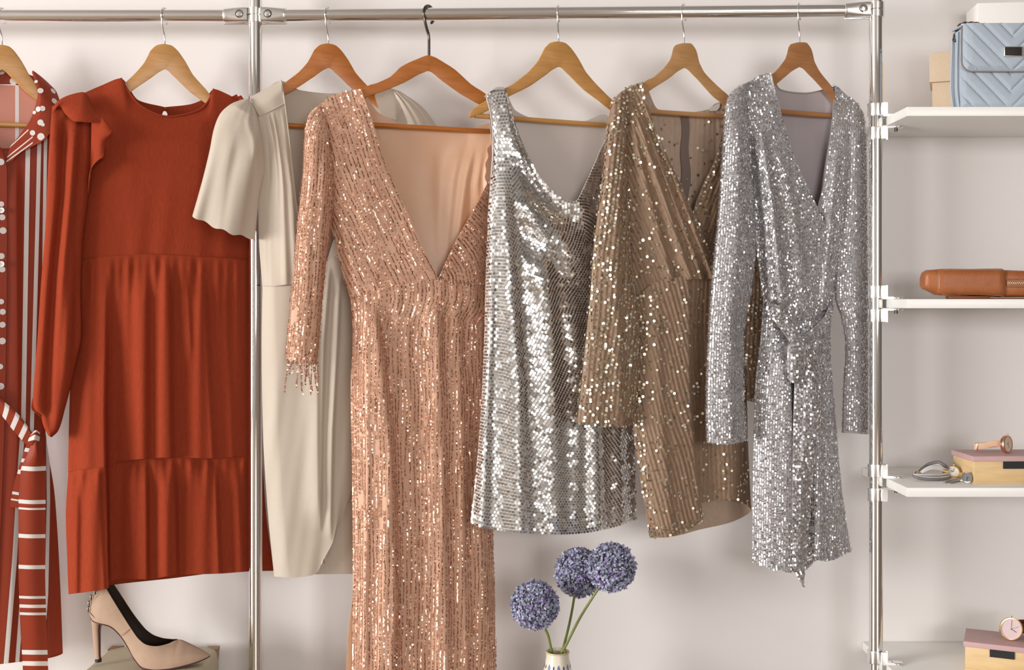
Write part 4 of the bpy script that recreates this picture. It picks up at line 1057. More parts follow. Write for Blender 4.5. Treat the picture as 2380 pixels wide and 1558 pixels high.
G = tube([(1441, 215, .2), (1425, 236, .4), (1414, 280, .6), (1408, 340, .8), (1396, 450, 1), (1381, 560, 1.2), (1370, 700, 1.4), (1355, 850, 1.4), (1341, 983, 1.4)],
         [(1450, 211, .2), (1455, 245, .8), (1457, 300, 1), (1458, 400, 1), (1462, 500, 1), (1470, 640, 1.2), (1486, 770, 1.4), (1484, 870, 1.4), (1472, 988, 1.4)], 170, 150, 2.6, 1.8)
un = np.linspace(0, 1, 170)[:, None]; fm = np.clip(np.sin(2 * PI * un) * 4, 0, 1)
G[..., 1] += 6 * np.sin(np.clip((1 - np.cos(2 * PI * un)) / 2, 0, 1) * PI) * np.linspace(0, 1, 150)[None] ** 8
ribbed(G, 11.5, .10, 4, .1, fm)
pleats(G, [([(1440, 420), (1436, 700), (1444, 980)], .6, 18, 9)], fm)
part('sleeve', go, pl, G, m, ml, [sprinkle(.78, (0, .52), seed=47, clump=.35, dx=10.5)], closed=True)
G = tube([(1716, 268, -.8), (1726, 420, -.8), (1736, 600, -.8), (1730, 760, -.7), (1722, 928, -.7)], [(1750, 300, -.8), (1772, 460, -.8), (1782, 620, -.8), (1778, 760, -.7), (1756, 936, -.7)], 80, 80, 1.5, 1)
ribbed(G, 11, .08, 5)
part('sleeve', go, pl, G, m, ml, [sprinkle(.55, (0, .52), seed=51, clump=.3)], closed=True)
cols = [[(1480, 690, .4), (1480, 850, .2), (1472, 985, .2), (1486, 1100, .2), (1509, 1240, .2)], [(1545, 646, 2.4), (1545, 900, 2.2), (1555, 1195, 1.6)], [(1620, 642, 2.6), (1625, 900, 1.8), (1630, 1170, 1.2)],
        [(1680, 642, 2.2), (1690, 900, 1.6), (1695, 1161, 1.6)], [(1722, 642, .3), (1734, 850, 0), (1738, 1010, 0), (1746, 1186, 0)]]
G, nb = ring(cols, 190, 120, 1.8, .62, 1.035)
fm = np.clip((nb - np.linspace(0, 1, 190)) / .02, 0, 1)[:, None]
ribbed(G, 10, .09, 6, 0, fm)
pleats(G, [([(1690, 680), (1700, 1160)], .6, 24, 12)], fm)
part('under_skirt', go, pl, G, m, ml, [sprinkle(.18, (.3 * nb / 1, nb), seed=53, clump=.5)], closed=True)
G = loft([[(1480, 690, .7), (1478, 850, .6), (1472, 985, .8), (1486, 1100, .8), (1510, 1250, .8)], [(1515, 662, 2.6), (1515, 850, 2.6), (1520, 1050, 2.8), (1545, 1250, 2.8)],
          [(1555, 646, 3.2), (1562, 850, 3.2), (1570, 1050, 3.2), (1588, 1238, 3.2)], [(1600, 643, 3.4), (1600, 850, 3.4), (1612, 1050, 3.2), (1628, 1212, 3)], [(1606, 643, 2.8), (1606, 850, 2.6), (1618, 1050, 2.4), (1634, 1204, 2.2)]], 170, 160)
ribbed(G, 10.5, .10, 7, -.28)
pleats(G, [([(1525, 700), (1535, 950), (1560, 1245)], .5, 18, 10)])
x, y = G[..., 0], G[..., 1]
def wk(u, v, r, k, rs): return rs.rand(len(u)) < (.23 + .55 * np.exp(-((u - .35) ** 2 / .03 + (v - .15) ** 2 / .012)) + .5 * (v > .95) + .30 * (u < .18))
q = sprinkle(.2, seed=55, dx=9.5); q['keep'] = wk
part('wrap_skirt', go, pl, G, m, ml, [q])

# ---------- silver-grey belted dress
pl = H6
sg = thing('dress', 'silver-grey sequin wrap dress tied with a knotted sash', 'dress', pl.pt((1860, 1310, 0)), 'dresses hanging on the rail')
m, ml = M['greyb'], M['greylin']
def dense(ur=(0, 1), vr=(0, 1), seed=1, ref='l', dx=5.6, dy=4.7, r=1.95, hi=.22, p=.95, lo=.14):
    return [dict(mat=M['seq_grey'], dx=dx, dy=dy, r=r, ur=ur, vr=vr, seed=seed, ref=ref, hi=hi, lo=lo, off=.0014, m=6, jx=.05, jy=.15, rvar=.10, asp=1.2, keep=lambda u, v, rr, k, rs: rs.rand(len(u)) < p)]
G = loft([[(1728, 196, 0), (1740, 290, .8), (1752, 430, .6), (1757, 560, .4), (1766, 640, .3), (1775, 705, .3)],
          [(1752, 184, 0), (1775, 300, 2.2), (1795, 450, 2.6), (1806, 580, 2.6), (1815, 720, 2.4)],
          [(1776, 172, 0), (1798, 270, 2.2), (1830, 420, 2.8), (1850, 560, 2.9), (1856, 740, 2.8)],
          [(1793, 168, .9), (1800, 200, 1.6), (1815, 260, 1.8), (1840, 350, 2.4), (1870, 420, 2.8), (1908, 500, 3.0), (1925, 545, 3.0), (1918, 640, 2.6), (1890, 760, 2.4)]], 150, 170)
pleats(G, [([(1766, 290), (1796, 480), (1818, 700)], 1.6, 18, 8), ([(1808, 330), (1850, 520), (1868, 700)], .5, 14, 9), ([(1752, 300), (1776, 500), (1790, 690)], .5, 9, 7)])
part('bodice', sg, pl, G, m, ml, dense(ref='r', seed=61))
G = loft([[(1941, 198, 0), (1936, 260, 1), (1926, 350, 1.6), (1914, 430, 2), (1898, 500, 2), (1900, 560, 1.8), (1905, 640, 1.8), (1900, 720, 1.8)], [(1956, 212, 0), (1956, 330, 1.6), (1945, 460, 2), (1930, 600, 1.8), (1925, 720, 1.6)],
          [(1980, 230, 0), (1986, 350, .6), (1975, 480, .6), (1950, 620, .3), (1932, 705, .2)]], 80, 130)
pleats(G, [([(1950, 320), (1935, 480), (1915, 690)], 1.3, 16, 7), ([(1970, 320), (1956, 480), (1934, 660)], .5, 10, 8)])
part('bodice', sg, pl, G, m, ml, dense(seed=63))
G = loft([[(1735, 205, -.2), (1755, 450, -.4), (1770, 690, 0)], [(1794, 172, -.3), (1800, 300, -1.4), (1815, 690, -1.6)], [(1812, 208, -1.2), (1822, 300, -1.9), (1840, 690, -2)], [(1872, 217, -1.6), (1872, 320, -2), (1872, 690, -2)],
          [(1915, 209, -1), (1915, 320, -1.6), (1905, 690, -1.8)], [(1941, 199, -.3), (1945, 400, -.8), (1920, 690, -.8)], [(1980, 240, 0), (1972, 450, 0), (1935, 690, 0)]], 80, 80)
G[..., 2] += .12 * ripple(G[..., 0], 7, 60) * np.clip((G[..., 1] - 230) / 80, 0, 1)
part('back_lining', sg, pl, G, ml, ml)
V, Fc = edge_tube(pl, [(1794, 171, -.2), (1812, 207, -1.1), (1842, 215, -1.5), (1872, 217, -1.6), (1900, 213, -1.4), (1920, 207, -.9), (1941, 198, -.2)], .0022)
build('neckband', [(V, Fc, 0, True)], [M['seq_grey']], sg)
G = loft([[(1940, 202, .2), (1934, 280, .4), (1918, 380, .8), (1905, 470, 1.2)], [(1942, 202, .3), (1940, 280, 1.0), (1928, 380, 1.5), (1906, 485, 1.7)]], 12, 50)
part('front_facing', sg, pl, G, ml, ml)
G = tube([(1729, 195, .1), (1704, 211, .3), (1689, 236, .5), (1684, 280, .6), (1679, 360, .8), (1669, 500, 1), (1655, 650, 1.2), (1645, 800, 1.2), (1641, 950, 1.2), (1643, 1030, 1.2)],
         [(1737, 192, .1), (1736, 240, .8), (1742, 300, .9), (1751, 430, .9), (1756, 560, 1), (1748, 660, 1.2), (1728, 790, 1.2), (1728, 900, 1.2), (1736, 1024, 1.2)], 120, 170, 2.5, 1.7)
un = np.linspace(0, 1, 120)[:, None]; fm = np.clip(np.sin(2 * PI * un) * 4, 0, 1)
G[..., 1] += 6 * np.sin(np.clip((1 - np.cos(2 * PI * un)) / 2, 0, 1) * PI) * np.linspace(0, 1, 170)[None] ** 8
pleats(G, [([(1722, 280), (1718, 520), (1700, 760), (1702, 1020)], .9, 26, 10)], fm)
part('sleeve', sg, pl, G, m, ml, dense((0, .52), seed=65, dx=5.4, dy=4.5, p=.98), closed=True)
G = tube([(1974, 225, -.3), (1962, 250, -.5), (1966, 330, -.4), (1962, 460, -.2), (1944, 600, 0), (1941, 690, 0), (1957, 745, 0), (1965, 810, 0), (1960, 900, 0), (1957, 1006, 0)],
         [(1980, 228, -.3), (1994, 242, -.5), (2009, 275, -.5), (2014, 360, -.4), (2016, 500, -.3), (2017, 620, -.2), (2018, 740, -.2), (2018, 850, -.2), (2018, 930, -.2), (2018, 1010, -.2)], 90, 160, 1.8, 1.2)
un = np.linspace(0, 1, 90)[:, None]; fm = np.clip(np.sin(2 * PI * un) * 4, 0, 1)
pleats(G, [([(1992, 300), (1988, 600), (1994, 1000)], .5, 18, 9)], fm)
part('sleeve', sg, pl, G, m, ml, dense((0, .52), seed=69, p=.80), closed=True)
cols = [[(1773, 704, .2), (1768, 780, .3), (1755, 900, .3), (1750, 1100, .3), (1748, 1308, .3)], [(1800, 708, 2), (1798, 900, 2.6), (1795, 1100, 2.8), (1796, 1324, 2.8)], [(1838, 715, 2.6), (1842, 900, 2.8), (1840, 1100, 2.8), (1843, 1330, 2.8)],
        [(1880, 715, 2.6), (1884, 900, 2.6), (1890, 1100, 2.6), (1900, 1308, 2.6)], [(1910, 708, 1.8), (1912, 900, 2), (1922, 1100, 2), (1940, 1298, 2)], [(1931, 700, 0), (1930, 800, 0), (1944, 1000, 0), (1958, 1150, 0), (1978, 1286, 0)]]
G, nb = ring(cols, 210, 190, 1.8, .62)
fm = np.clip((nb - np.linspace(0, 1, 210)) / .02, 0, 1)[:, None]
pleats(G, [([(1832, 790), (1838, 1000), (1840, 1325)], 1.9, 44, 8), ([(1901, 740), (1904, 1000), (1908, 1300)], 2.3, 24, 6), ([(1930, 800), (1948, 1290)], .7, 16, 12)], fm)
G[..., 1] += 5 * ripple(G[..., 0], 3, 55) * np.linspace(0, 1, 190)[None] ** 10
part('skirt', sg, pl, G, m, ml, dense((0, nb), seed=71), closed=True)
sash = thing_part = None
def ribbon(name, cols, parent, seed, nu=30, nv=80, th=.0035, seq=None):
    G = loft(cols, nu, nv); G[..., 2] += 1.0
    return part(name, parent, pl, G, m, m, seq or dense(seed=seed, dx=5.0, dy=5.0, hi=.30, r=2.5, p=1), th=th)
sash = ribbon('sash', [[(1770, 716, .8), (1790, 736, 3.6), (1820, 772, 4.2), (1842, 806, 4.6)], [(1776, 704, .6), (1802, 722, 4.0), (1834, 762, 4.6), (1854, 795, 5)], [(1780, 696, .6), (1810, 712, 3.8), (1845, 756, 4.4), (1862, 788, 4.8)]], sg, 73)
ribbon('sash', [[(1936, 696, .4), (1918, 735, 2.8), (1890, 762, 3.6), (1858, 788, 4.4)], [(1937, 710, .6), (1922, 748, 3.2), (1895, 774, 4), (1864, 796, 4.8)], [(1935, 726, .4), (1920, 758, 3), (1896, 782, 3.8), (1866, 803, 4.6)]], sg, 75)
G = tube([(1838, 792, 5), (1829, 812, 5.2), (1829, 850, 5.2), (1831, 878, 5), (1836, 888, 5)], [(1864, 786, 5), (1874, 806, 5.4), (1875, 840, 5.4), (1868, 872, 5.2), (1852, 893, 5)], 50, 50, 1.3, .7)
G[..., 2] += 1.1
part('sash_loop', sash, pl, G, m, m, dense((0, .52), seed=77, dx=6.6, dy=6.2, r=2.8), closed=True)
ribbon('sash_tail', [[(1850, 796, 4.2), (1848, 880, 4.2), (1844, 1000, 4), (1842, 1150, 4), (1841, 1310, 3.8), (1866, 1364, 3.8)], [(1872, 790, 4.8), (1876, 880, 4.8), (1872, 1000, 4.6), (1864, 1150, 4.5), (1858, 1310, 4.2), (1867, 1364, 3.9)], [(1890, 796, 4.2), (1905, 880, 4.2), (1900, 1000, 4), (1886, 1150, 4), (1872, 1310, 3.8), (1868, 1364, 3.8)]], sash, 79, 34, 150)
ribbon('sash_tail', [[(1862, 800, 3.8), (1868, 900, 4.9), (1866, 1020, 4.9), (1862, 1070, 4.8)], [(1878, 798, 4), (1890, 900, 5.3), (1886, 1020, 5.2), (1874, 1073, 5)], [(1890, 800, 3.8), (1906, 900, 4.9), (1902, 1020, 4.9), (1880, 1066, 4.8)]], sash, 81, 30, 70)
# ------------------------------------------------------------------ things on the shelves
def Zof(z): return z
M.update(
    bag=mat('powder_blue_leather', (0.405, 0.47, 0.545), 0.42, noise=0.04, nscale=120, bump=0.12, bscale=700),
    plate=mat('dark_plate', (0.035, 0.028, 0.024), 0.6, spec=0.2),
    bagedge=mat('brown_edge_paint_and_notch_shade', (0.30, 0.18, 0.13), 0.5),
    thread=M['thread'], stitchw=mat('pale_stitching', (0.80, 0.82, 0.84), 0.6),
    stitchb=mat('tan_stitching', (0.66, 0.33, 0.12), 0.6),
    kraft=mat('kraft_card', (0.70, 0.54, 0.385), 0.8, noise=0.07, nscale=180),
    cardw=mat('white_card', (0.86, 0.83, 0.80), 0.7, noise=0.02, nscale=80),
    leather=mat('tan_leather', (0.35, 0.108, 0.030), 0.40, noise=0.22, nscale=45, bump=0.5, bscale=420),
    leatherd=mat('dark_tan_leather', (0.20, 0.06, 0.025), 0.5, noise=0.1, nscale=60),
    brass=mat('pale_brass', (0.80, 0.68, 0.48), 0.25, 1.0),
    rose=mat('rose_gold', (0.86, 0.52, 0.36), 0.13, 1.0),
    gold=mat('yellow_gold', (0.88, 0.66, 0.30), 0.18, 1.0),
    dialc=mat('champagne_dial', (0.72, 0.60, 0.50), 0.4), dialw=mat('white_dial', (0.82, 0.82, 0.82), 0.35),
    dialp=mat('pink_dial', (0.80, 0.62, 0.63), 0.45), diald=mat('grey_dial', (0.24, 0.23, 0.23), 0.3, noise=0.2, nscale=900),
    nude=mat('nude_leather', (0.78, 0.50, 0.34), 0.5, noise=0.04), greyl=mat('grey_leather_cord', (0.17, 0.155, 0.155), 0.45, noise=0.1),
    lgreyl=mat('light_grey_cord', (0.50, 0.48, 0.46), 0.4, noise=0.25, nscale=700), strapb=mat('brown_strap', (0.12, 0.025, 0.012), 0.5),
    pine=wood('pine_board', (0.62, 0.415, 0.20), (0.72, 0.52, 0.275), 0.55, (1.5, 1, 9), 9, 0.0),
    pink=mat('dusty_pink_paint', (0.54, 0.345, 0.34), 0.55, noise=0.10, nscale=30),
    suede=mat('nude_suede', (0.47, 0.325, 0.235), 0.9, noise=0.10, nscale=60, bump=0.2, bscale=1500, sheen=0.4, spec=0.15),
    shoein=mat('dark_insole', (0.035, 0.018, 0.010), 0.6), sole=mat('maroon_sole', (0.10, 0.02, 0.018), 0.35),
    cream=mat('cream_board', (0.60, 0.53, 0.375), 0.6, noise=0.05, nscale=60), corner=mat('brown_corner', (0.36, 0.19, 0.10), 0.45, noise=0.1),
    vase=mat('cream_glaze', (0.80, 0.73, 0.60), 0.22, coat=0.4), blue=mat('cobalt_glaze', (0.025, 0.04, 0.20), 0.25), lblue=mat('pale_blue_glaze', (0.20, 0.25, 0.42), 0.25),
    rim=mat('yellowish_rim', (0.62, 0.53, 0.30), 0.3), inside=mat('vase_inside', (0.5, 0.47, 0.40), 0.5),
    stem=mat('green_stem', (0.20, 0.235, 0.055), 0.5, noise=0.15, nscale=80),
    petal=mat('lilac_petal', (0.5, 0.5, 0.7), 0.6, island=[(0, (0.23, 0.24, 0.36)), (0.35, (0.36, 0.38, 0.52)), (0.8, (0.50, 0.51, 0.66)), (0.93, (0.34, 0.22, 0.52)), (1, (0.16, 0.09, 0.30))]),
    core=mat('green_core', (0.07, 0.085, 0.07), 0.8),
)
def stitches(pts, n, L, m, lift, wdt=.0006):
    """short thread dashes along a 3-D polyline"""
    ch = []; b = 0; V, Fs = [], []
    C = smooth3(pts, n * 2)
    for i in range(n):
        v, f = tube_chunk([C[2 * i], C[2 * i] * (1 - L) + C[min(2 * i + 2, len(C) - 1)] * L], wdt, 5)
        V.append(v); Fs += [tuple(np.array(t) + b) for t in f]; b += len(v)
    return np.concatenate(V), Fs
def absorb(o, child):
    k = len(o.data.materials)
    bm = bmesh.new(); bm.from_mesh(o.data); n = len(bm.faces); bm.from_mesh(child.data); bm.faces.ensure_lookup_table()
    for f in list(bm.faces)[n:]: f.material_index += k
    for m_ in child.data.materials: o.data.materials.append(m_)
    bm.to_mesh(o.data); bm.free(); bpy.data.objects.remove(child)
# ---- quilted handbag on the top shelf
z0 = SHZ[0]
bx0, bx1, by0, by1 = P(2232, 0, -.262)[0], P(2466, 0, -.262)[0], -.262, -.205
bz1 = P(0, 57, -.262)[2]; bw_, bh_ = bx1 - bx0, bz1 - z0
bag = thing('handbag', 'powder blue quilted handbag with a dark metal clasp on the top shelf', 'bag', ((bx0 + bx1) / 2, (by0 + by1) / 2, z0))
def quilt_front(x0, x1, zb, zt, y, bulge, r=0.0, phase=0.0, th=.004):
    """padded panel with chevron channels; returns outer grid"""
    nu, nv = 110, 90
    u = np.linspace(0, 1, nu)[:, None]; v = np.linspace(0, 1, nv)[None]
    X = x0 + (x1 - x0) * u + 0 * v; Z = zt + (zb - zt) * v + 0 * u
    ax = np.abs(X - (bx0 + bx1) / 2)
    q = (Z + ax * 1.02 - phase) / .0335
    ch = np.abs((q % 1) - .5) * 2
    pad = .0028 * (1 - ch ** 5)
    e = np.minimum(np.minimum(u, 1 - u) * (x1 - x0), np.minimum(v, 1 - v) * (zt - zb))
    pad = pad * np.clip(e / .008, 0, 1) + bulge * np.clip(e / .02, 0, 1) ** .5
    if r:
        zlow = np.maximum(0, (zb + r) - Z)
        dx = np.minimum(X - x0, x1 - X)
        inset = r - np.sqrt(np.maximum(r * r - zlow ** 2, 0))
        X = x0 + inset + (X - x0) * ((x1 - x0 - 2 * inset) / (x1 - x0))
    return np.stack([X, y - pad, Z], -1), q
b = build('bag_body', [(*box_chunk(((bx0 + bx1) / 2, (by0 + by1) / 2, (z0 + bz1) / 2 - .003), (bw_ - .004, by1 - by0 - .006, bh_ - .006)), 0, False)], [M['bag']], bag)
bevel_obj(b, .006, 4)
for yy, nm in ((by0 + .004, 'front_panel'), ):
    W, q = quilt_front(bx0, bx1, z0 + .001, bz1 - .006, yy, .001, .006, bz1 + .004)
    ch, n_ = cloth_chunks(W, .004)
    fp = build(nm, ch, [M['bag']], bag)
    bevel_obj(fp, .0006, 1)
def chev(zc, y, zmin, zmax, inset=.006):
    """stitched chevron lines below the centre"""
    segs = []
    cx = (bx0 + bx1) / 2
    for s in (-1, 1):
        xe = (bw_ / 2 - inset)
        pts = []
        for t in np.linspace(0, 1, 30):
            x = cx + s * xe * t; z = zc - 0 + (-(xe * t) * 1.02) * -1
            if zmin < z < zmax: pts.append((x, y, z))
        if len(pts) > 3: segs.append(np.array(pts))
    return segs
def chev_stitch(y, zmin, zmax, parent, phase):
    ch = []
    for k in range(-8, 14):
        zc = phase - .0335 * k
        for sg_ in chev(zc, y, zmin, zmax):
            L = np.linalg.norm(sg_[-1] - sg_[0]); n = max(int(L / .0042), 2)
            v, f = stitches(sg_, n, .62, None, 0, .00055); ch.append((v, f, 0, True))
    if ch: build('stitching', ch, [M['stitchw']], parent)
W, q = quilt_front(bx0 + .001, bx1 - .001, P(0, 165, by0 - .012)[2], bz1 - .002, by0 - .004, .003, .018, 0)
# chevrons open upwards towards the sides (V pointing down at the clasp)
def vquilt(W, zt, amp, pitch, ph):
    ax = np.abs(W[..., 0] - (bx0 + bx1) / 2); q = (W[..., 2] - ax * 1.02 - ph) / pitch
    return amp * (1 - (np.abs((q % 1) - .5) * 2) ** 5), q
flapz = P(0, 165, by0 - .012)[2]
def vpanel(x0, x1, zb, zt, y, bulge, r, ph, parent, name, mats, rim=None):
    nu, nv = 150, 110
    u = np.linspace(0, 1, nu)[:, None]; v = np.linspace(0, 1, nv)[None]
    X = x0 + (x1 - x0) * u + 0 * v; Z = zt + (zb - zt) * v + 0 * u
    e = np.minimum(np.minimum(u, 1 - u) * (x1 - x0), (1 - v) * (zt - zb) + 0 * u)
    G = np.stack([X, 0 * X, Z], -1); p, q = vquilt(G, zt, .0030, .0345, ph)
    pad = p * np.clip(e / .010, 0, 1) + bulge * np.clip(e / .02, 0, 1) ** .5
    zl = np.maximum(0, (zb + r) - Z); inset = r - np.sqrt(np.maximum(r * r - zl ** 2, 0))
    Xr = x0 + inset + (X - x0) * ((x1 - x0 - 2 * inset) / (x1 - x0))
    W = np.stack([Xr, y - pad, Z], -1)
    ch, n_ = cloth_chunks(W, .0035)
    return W, ch, e
for ob in [o for o in bag.children if o.name.startswith('front_panel')]: bpy.data.objects.remove(ob)
def finish(W, ch, e, nm, mats, ph, zmin, zmax):
    o = build(nm, ch, mats, bag)
    # stitch dashes lying in the channels
    cx = (bx0 + bx1) / 2; sc = []
    f = W.reshape(-1, 3)
    for k in range(-14, 14):
        for s in (-1, 1):
            t = np.arange(.0015, bw_ / 2 - .006, .0030)
            x = cx + s * t; z = ph + .0345 * k + t * 1.02
            okk = (z > zmin + .006) & (z < zmax - .002)
            x, z = x[okk], z[okk]
            for i in range(len(x)):
                d = (W[..., 0] - x[i]) ** 2 + (W[..., 2] - z[i]) ** 2
                j = np.unravel_index(d.argmin(), d.shape)
                if d[j] > 4e-6: continue
                c = np.array([x[i], W[j][1] - .0003, z[i]]); dr = np.array([s * .7, 0, .714]) * .0010
                v, ff = tube_chunk([c - dr, c + dr], .00062, 5); sc.append((v, ff, 0, True))
    # one row of edge stitches
    if sc: absorb(o, build('stitching', sc, [M['stitchw']], bag))
    return o
ph = z0 + .0350
W, ch, e = vpanel(bx0 + .0006, bx1 - .0006, z0 + .002, bz1 - .01, by0 + .002, .001, .006, ph, bag, 'front_panel', None)
finish(W, ch, e, 'front_panel', [M['bag'], M['bag']], ph, z0 + .002, flapz - .004)
W, ch, e = vpanel(bx0 - .0005, bx1 + .0005, flapz, bz1, by0 - .006, .004, .020, ph + .004, bag, 'flap', None)
fl = finish(W, ch, e, 'flap', [M['bag'], M['bagedge']], ph + .004, flapz, bz1)
simple('flap_top', box_chunk(((bx0 + bx1) / 2, (by0 + by1) / 2 - .004, bz1 - .001), (bw_ - .004, by1 - by0 - .002, .004)), M['bag'], fl, .0018)
nu = 60; pts = [(bx0 - .0006, by0 - .0085, bz1 - .004)] + [(bx0 - .0008, by0 - .0078, bz1 - .03), (bx0 - .0008, by0 - .0078, flapz + .022)] + [(bx0 + .020 - .0205 * math.cos(a), by0 - .0078, flapz + .020 - .0205 * math.sin(a)) for a in np.linspace(.15, PI / 2, 8)] + [((bx0 + bx1) / 2, by0 - .0078, flapz - .0005)] + [(bx1 - .020 + .0205 * math.sin(a), by0 - .0078, flapz + .020 - .0205 * math.cos(a)) for a in np.linspace(0.1, PI / 2, 8)] + [(bx1 + .0008, by0 - .0078, bz1 - .03)]
build('edge_binding', [(*tube_chunk(smooth3(pts, 90), .0011, 6), 0, True)], [M['bagedge']], fl)
ck = P(2355, 120, by0 - .015)
clasp = simple('clasp', box_chunk(ck, (.0375, .006, .0205)), M['zinc'], bag, .0022, seg=3)
simple('clasp_plate', box_chunk(ck - [0.001, .0030, 0], (.0330, .002, .0165)), M['plate'], clasp, .0008)
def chain(path, n, parent, r=.0052, w=.0013):
    C = smooth3(path, n); ch = []
    for i, c in enumerate(C):
        t = C[min(i + 1, n - 1)] - C[max(i - 1, 0)]; t = t / np.linalg.norm(t)
        s = np.cross(t, [0.3, .2, 1.0] if i % 2 else [0.2, 1.0, -.4]); s /= np.linalg.norm(s)
        a = np.linspace(0, 2 * PI, 15)
        p = c + np.cos(a)[:, None] * t * r + np.sin(a)[:, None] * s * r * .62
        v, f = tube_chunk(p, w, 6, False); ch.append((v, f, 0, True))
    return build('chain_strap', ch, [M['darkmetal']], parent)
chain([P(2219, 92, -.232), P(2222, 80, -.228), P(2226, 66, -.226), P(2240, 55, -.228), P(2262, 54, -.236), P(2282, 58, -.245), P(2296, 61, -.246)], 17, bag)
g = [(bx0 - .0012, by0 + .004, z0 + .004), (bx0 - .0030, by0 + .012, z0 + .05), (bx0 - .0010, by0 + .010, bz1 - .012)]
build('side_gusset', [(*tube_chunk(smooth3(g, 30), .0022, 8), 0, True)] + [(*tube_chunk(smooth3(np.array(g) + [-.0015, .024, 0], 30), .0024, 8), 0, True)], [M['bag']], bag)
# ---- kraft box and white box behind the bag
kx = P(2155, 0, -.115)[0]; klz = P(0, 195, -.115)[2]; ktz = P(0, 126, -.115)[2]
kb = thing('cardboard_box', 'kraft cardboard box with a lid, behind the blue handbag', 'box', (kx + .12, -.06, z0))
kyaw = math.radians(-21); KR = rotz(kyaw); kc = np.array([kx, -.128, 0])
def kat(x, y, z_): return kc + KR @ np.array([x, y, 0]) + [0, 0, z_]
simple('box_base', box_chunk(kat(.0905, .053, (z0 + klz + .004) / 2), (.170, .095, klz + .004 - z0), KR), M['kraft'], kb, .0008)
lid = simple('lid', box_chunk(kat(.090, .053, (klz + ktz) / 2), (.180, .103, ktz - klz), KR), M['kraft'], kb, .0012)
build('lid_edge', [(*tube_chunk([kat(.0, .0012, klz + .0003), kat(.18, .0012, klz + .0003)], .0007, 6), 0, True)], [M['bagedge']], lid)
simple('notch', box_chunk(kat(.0062, .0053, z0 + .009), (.0035, .003, .018), KR), M['bagedge'], kb)  # brown block stands in for the shade inside the notch
a = math.radians(-38)
hw = np.array([math.cos(a), math.sin(a), 0]); hd = np.array([-math.sin(a), math.cos(a), 0])
c0 = P(2262, 40, -.075); wb = c0 + hw * .10 + hd * 0.02
wz0, wz1 = ktz + .001, P(0, 14, -.075)[2]
o = simple('gift_box', box_chunk((wb[0] + .012, -.068, (wz0 + wz1) / 2), (.20, .085, wz1 - wz0), rotz(math.radians(-6))), M['cardw'], None, .001)
tag(o, 'plain white box on top of the kraft box, behind the blue handbag', 'box')
# ---- leather pouch on the second shelf
z1 = SHZ[1]
py_ = -.215
def pz(y, Y=py_): return P(0, y, Y)[2]
def px_(x, Y=py_): return P(x, 0, Y)[0]
pouch = thing('leather_pouch', 'brown leather zip pouch lying on the eye-level shelf', 'pouch', (px_(2300), py_, z1))
def soft(stations, k=40, ex=.55):
    """rounded body along X: (px, top row, bottom row, half depth m)"""
    rings = []
    th = np.arange(k) / k * 2 * PI
    for x, t, b_, d in stations:
        c = np.cos(th); s = np.sin(th)
        yy = np.sign(c) * np.abs(c) ** ex * d; zz = np.sign(s) * np.abs(s) ** ex
        zc, zh = (pz(t) + pz(b_)) / 2, (pz(t) - pz(b_)) / 2
        rings.append(np.stack([np.full(k, px_(x)), py_ + .028 + yy, zc + zz * zh], 1))
    n = len(rings); V = np.concatenate(rings); fs = []
    for i in range(n - 1):
        for j in range(k): fs.append((i * k + j, i * k + (j + 1) % k, (i + 1) * k + (j + 1) % k, (i + 1) * k + j))
    fs += [tuple(range(k - 1, -1, -1)), tuple((n - 1) * k + j for j in range(k))]
    return V, fs
simple('pouch_body', soft([(2336, 629, 690, .024), (2345, 627, 690.5, .026), (2370, 628, 690.5, .027), (2420, 630, 690.5, .027), (2480, 630, 690, .027), (2500, 636, 686, .022)]), M['leather'], pouch, smooth=True)
sleeve = simple('fold_over_panel', soft([(2180, 632, 682, .022), (2186, 625.5, 685.5, .0265), (2200, 624, 686.5, .028), (2260, 624.5, 687.5, .0285), (2320, 623.5, 690, .029), (2336, 623.5, 691, .029), (2338, 626, 690, .027)]), M['leather'], pouch, smooth=True)
simple('end_tab', soft([(2154, 650, 668, .010), (2154.5, 640, 669, .014), (2158, 632, 672, .018), (2166, 627, 675, .021), (2182, 626, 683, .024), (2190, 627, 684, .025)]), M['leather'], pouch, smooth=True)
yf = py_ + .028 - .0290
for ya, yb in ((627.3, 627.0), (684.3, 688.5)):
    v, f = stitches([(px_(2190), yf + .0006, pz(ya)), (px_(2260), yf - .0001, pz(ya)), (px_(2334), yf - .0004, pz(yb))], 34, .55, None, 0, .0005)
    absorb(sleeve, build('stitching', [(v, f, 0, True)], [M['stitchb']], pouch))
v, f = stitches([(px_(2183), yf + .004, pz(632)), (px_(2180.5), yf + .0045, pz(655)), (px_(2182), yf + .004, pz(680))], 14, .55, None, 0, .0005)
absorb(sleeve, build('stitching', [(v, f, 0, True)], [M['stitchb']], pouch))
v, f = stitches([(px_(2332), yf - .0005, pz(628)), (px_(2331), yf - .0005, pz(660)), (px_(2331.5), yf - .0005, pz(686))], 18, .55, None, 0, .0005)
absorb(sleeve, build('stitching', [(v, f, 0, True)], [M['leatherd']], pouch))
zp = simple('zip_tape', box_chunk((px_(2420), py_ + .0008, pz(658)), (px_(2500) - px_(2340), .0016, .013)), M['leather'], pouch)
ch = []
for i, x in enumerate(np.arange(px_(2341), px_(2480), .0021)):
    ch.append((*box_chunk((x, py_ - .0010, pz(658) + (.0008 if i % 2 else -.0008)), (.0011, .0026, .0048), basis((.92, 0, .39), (0, 1, 0), (-.39, 0, .92))), 0, False))
build('zipper_teeth', ch, [M['brass']], zp)
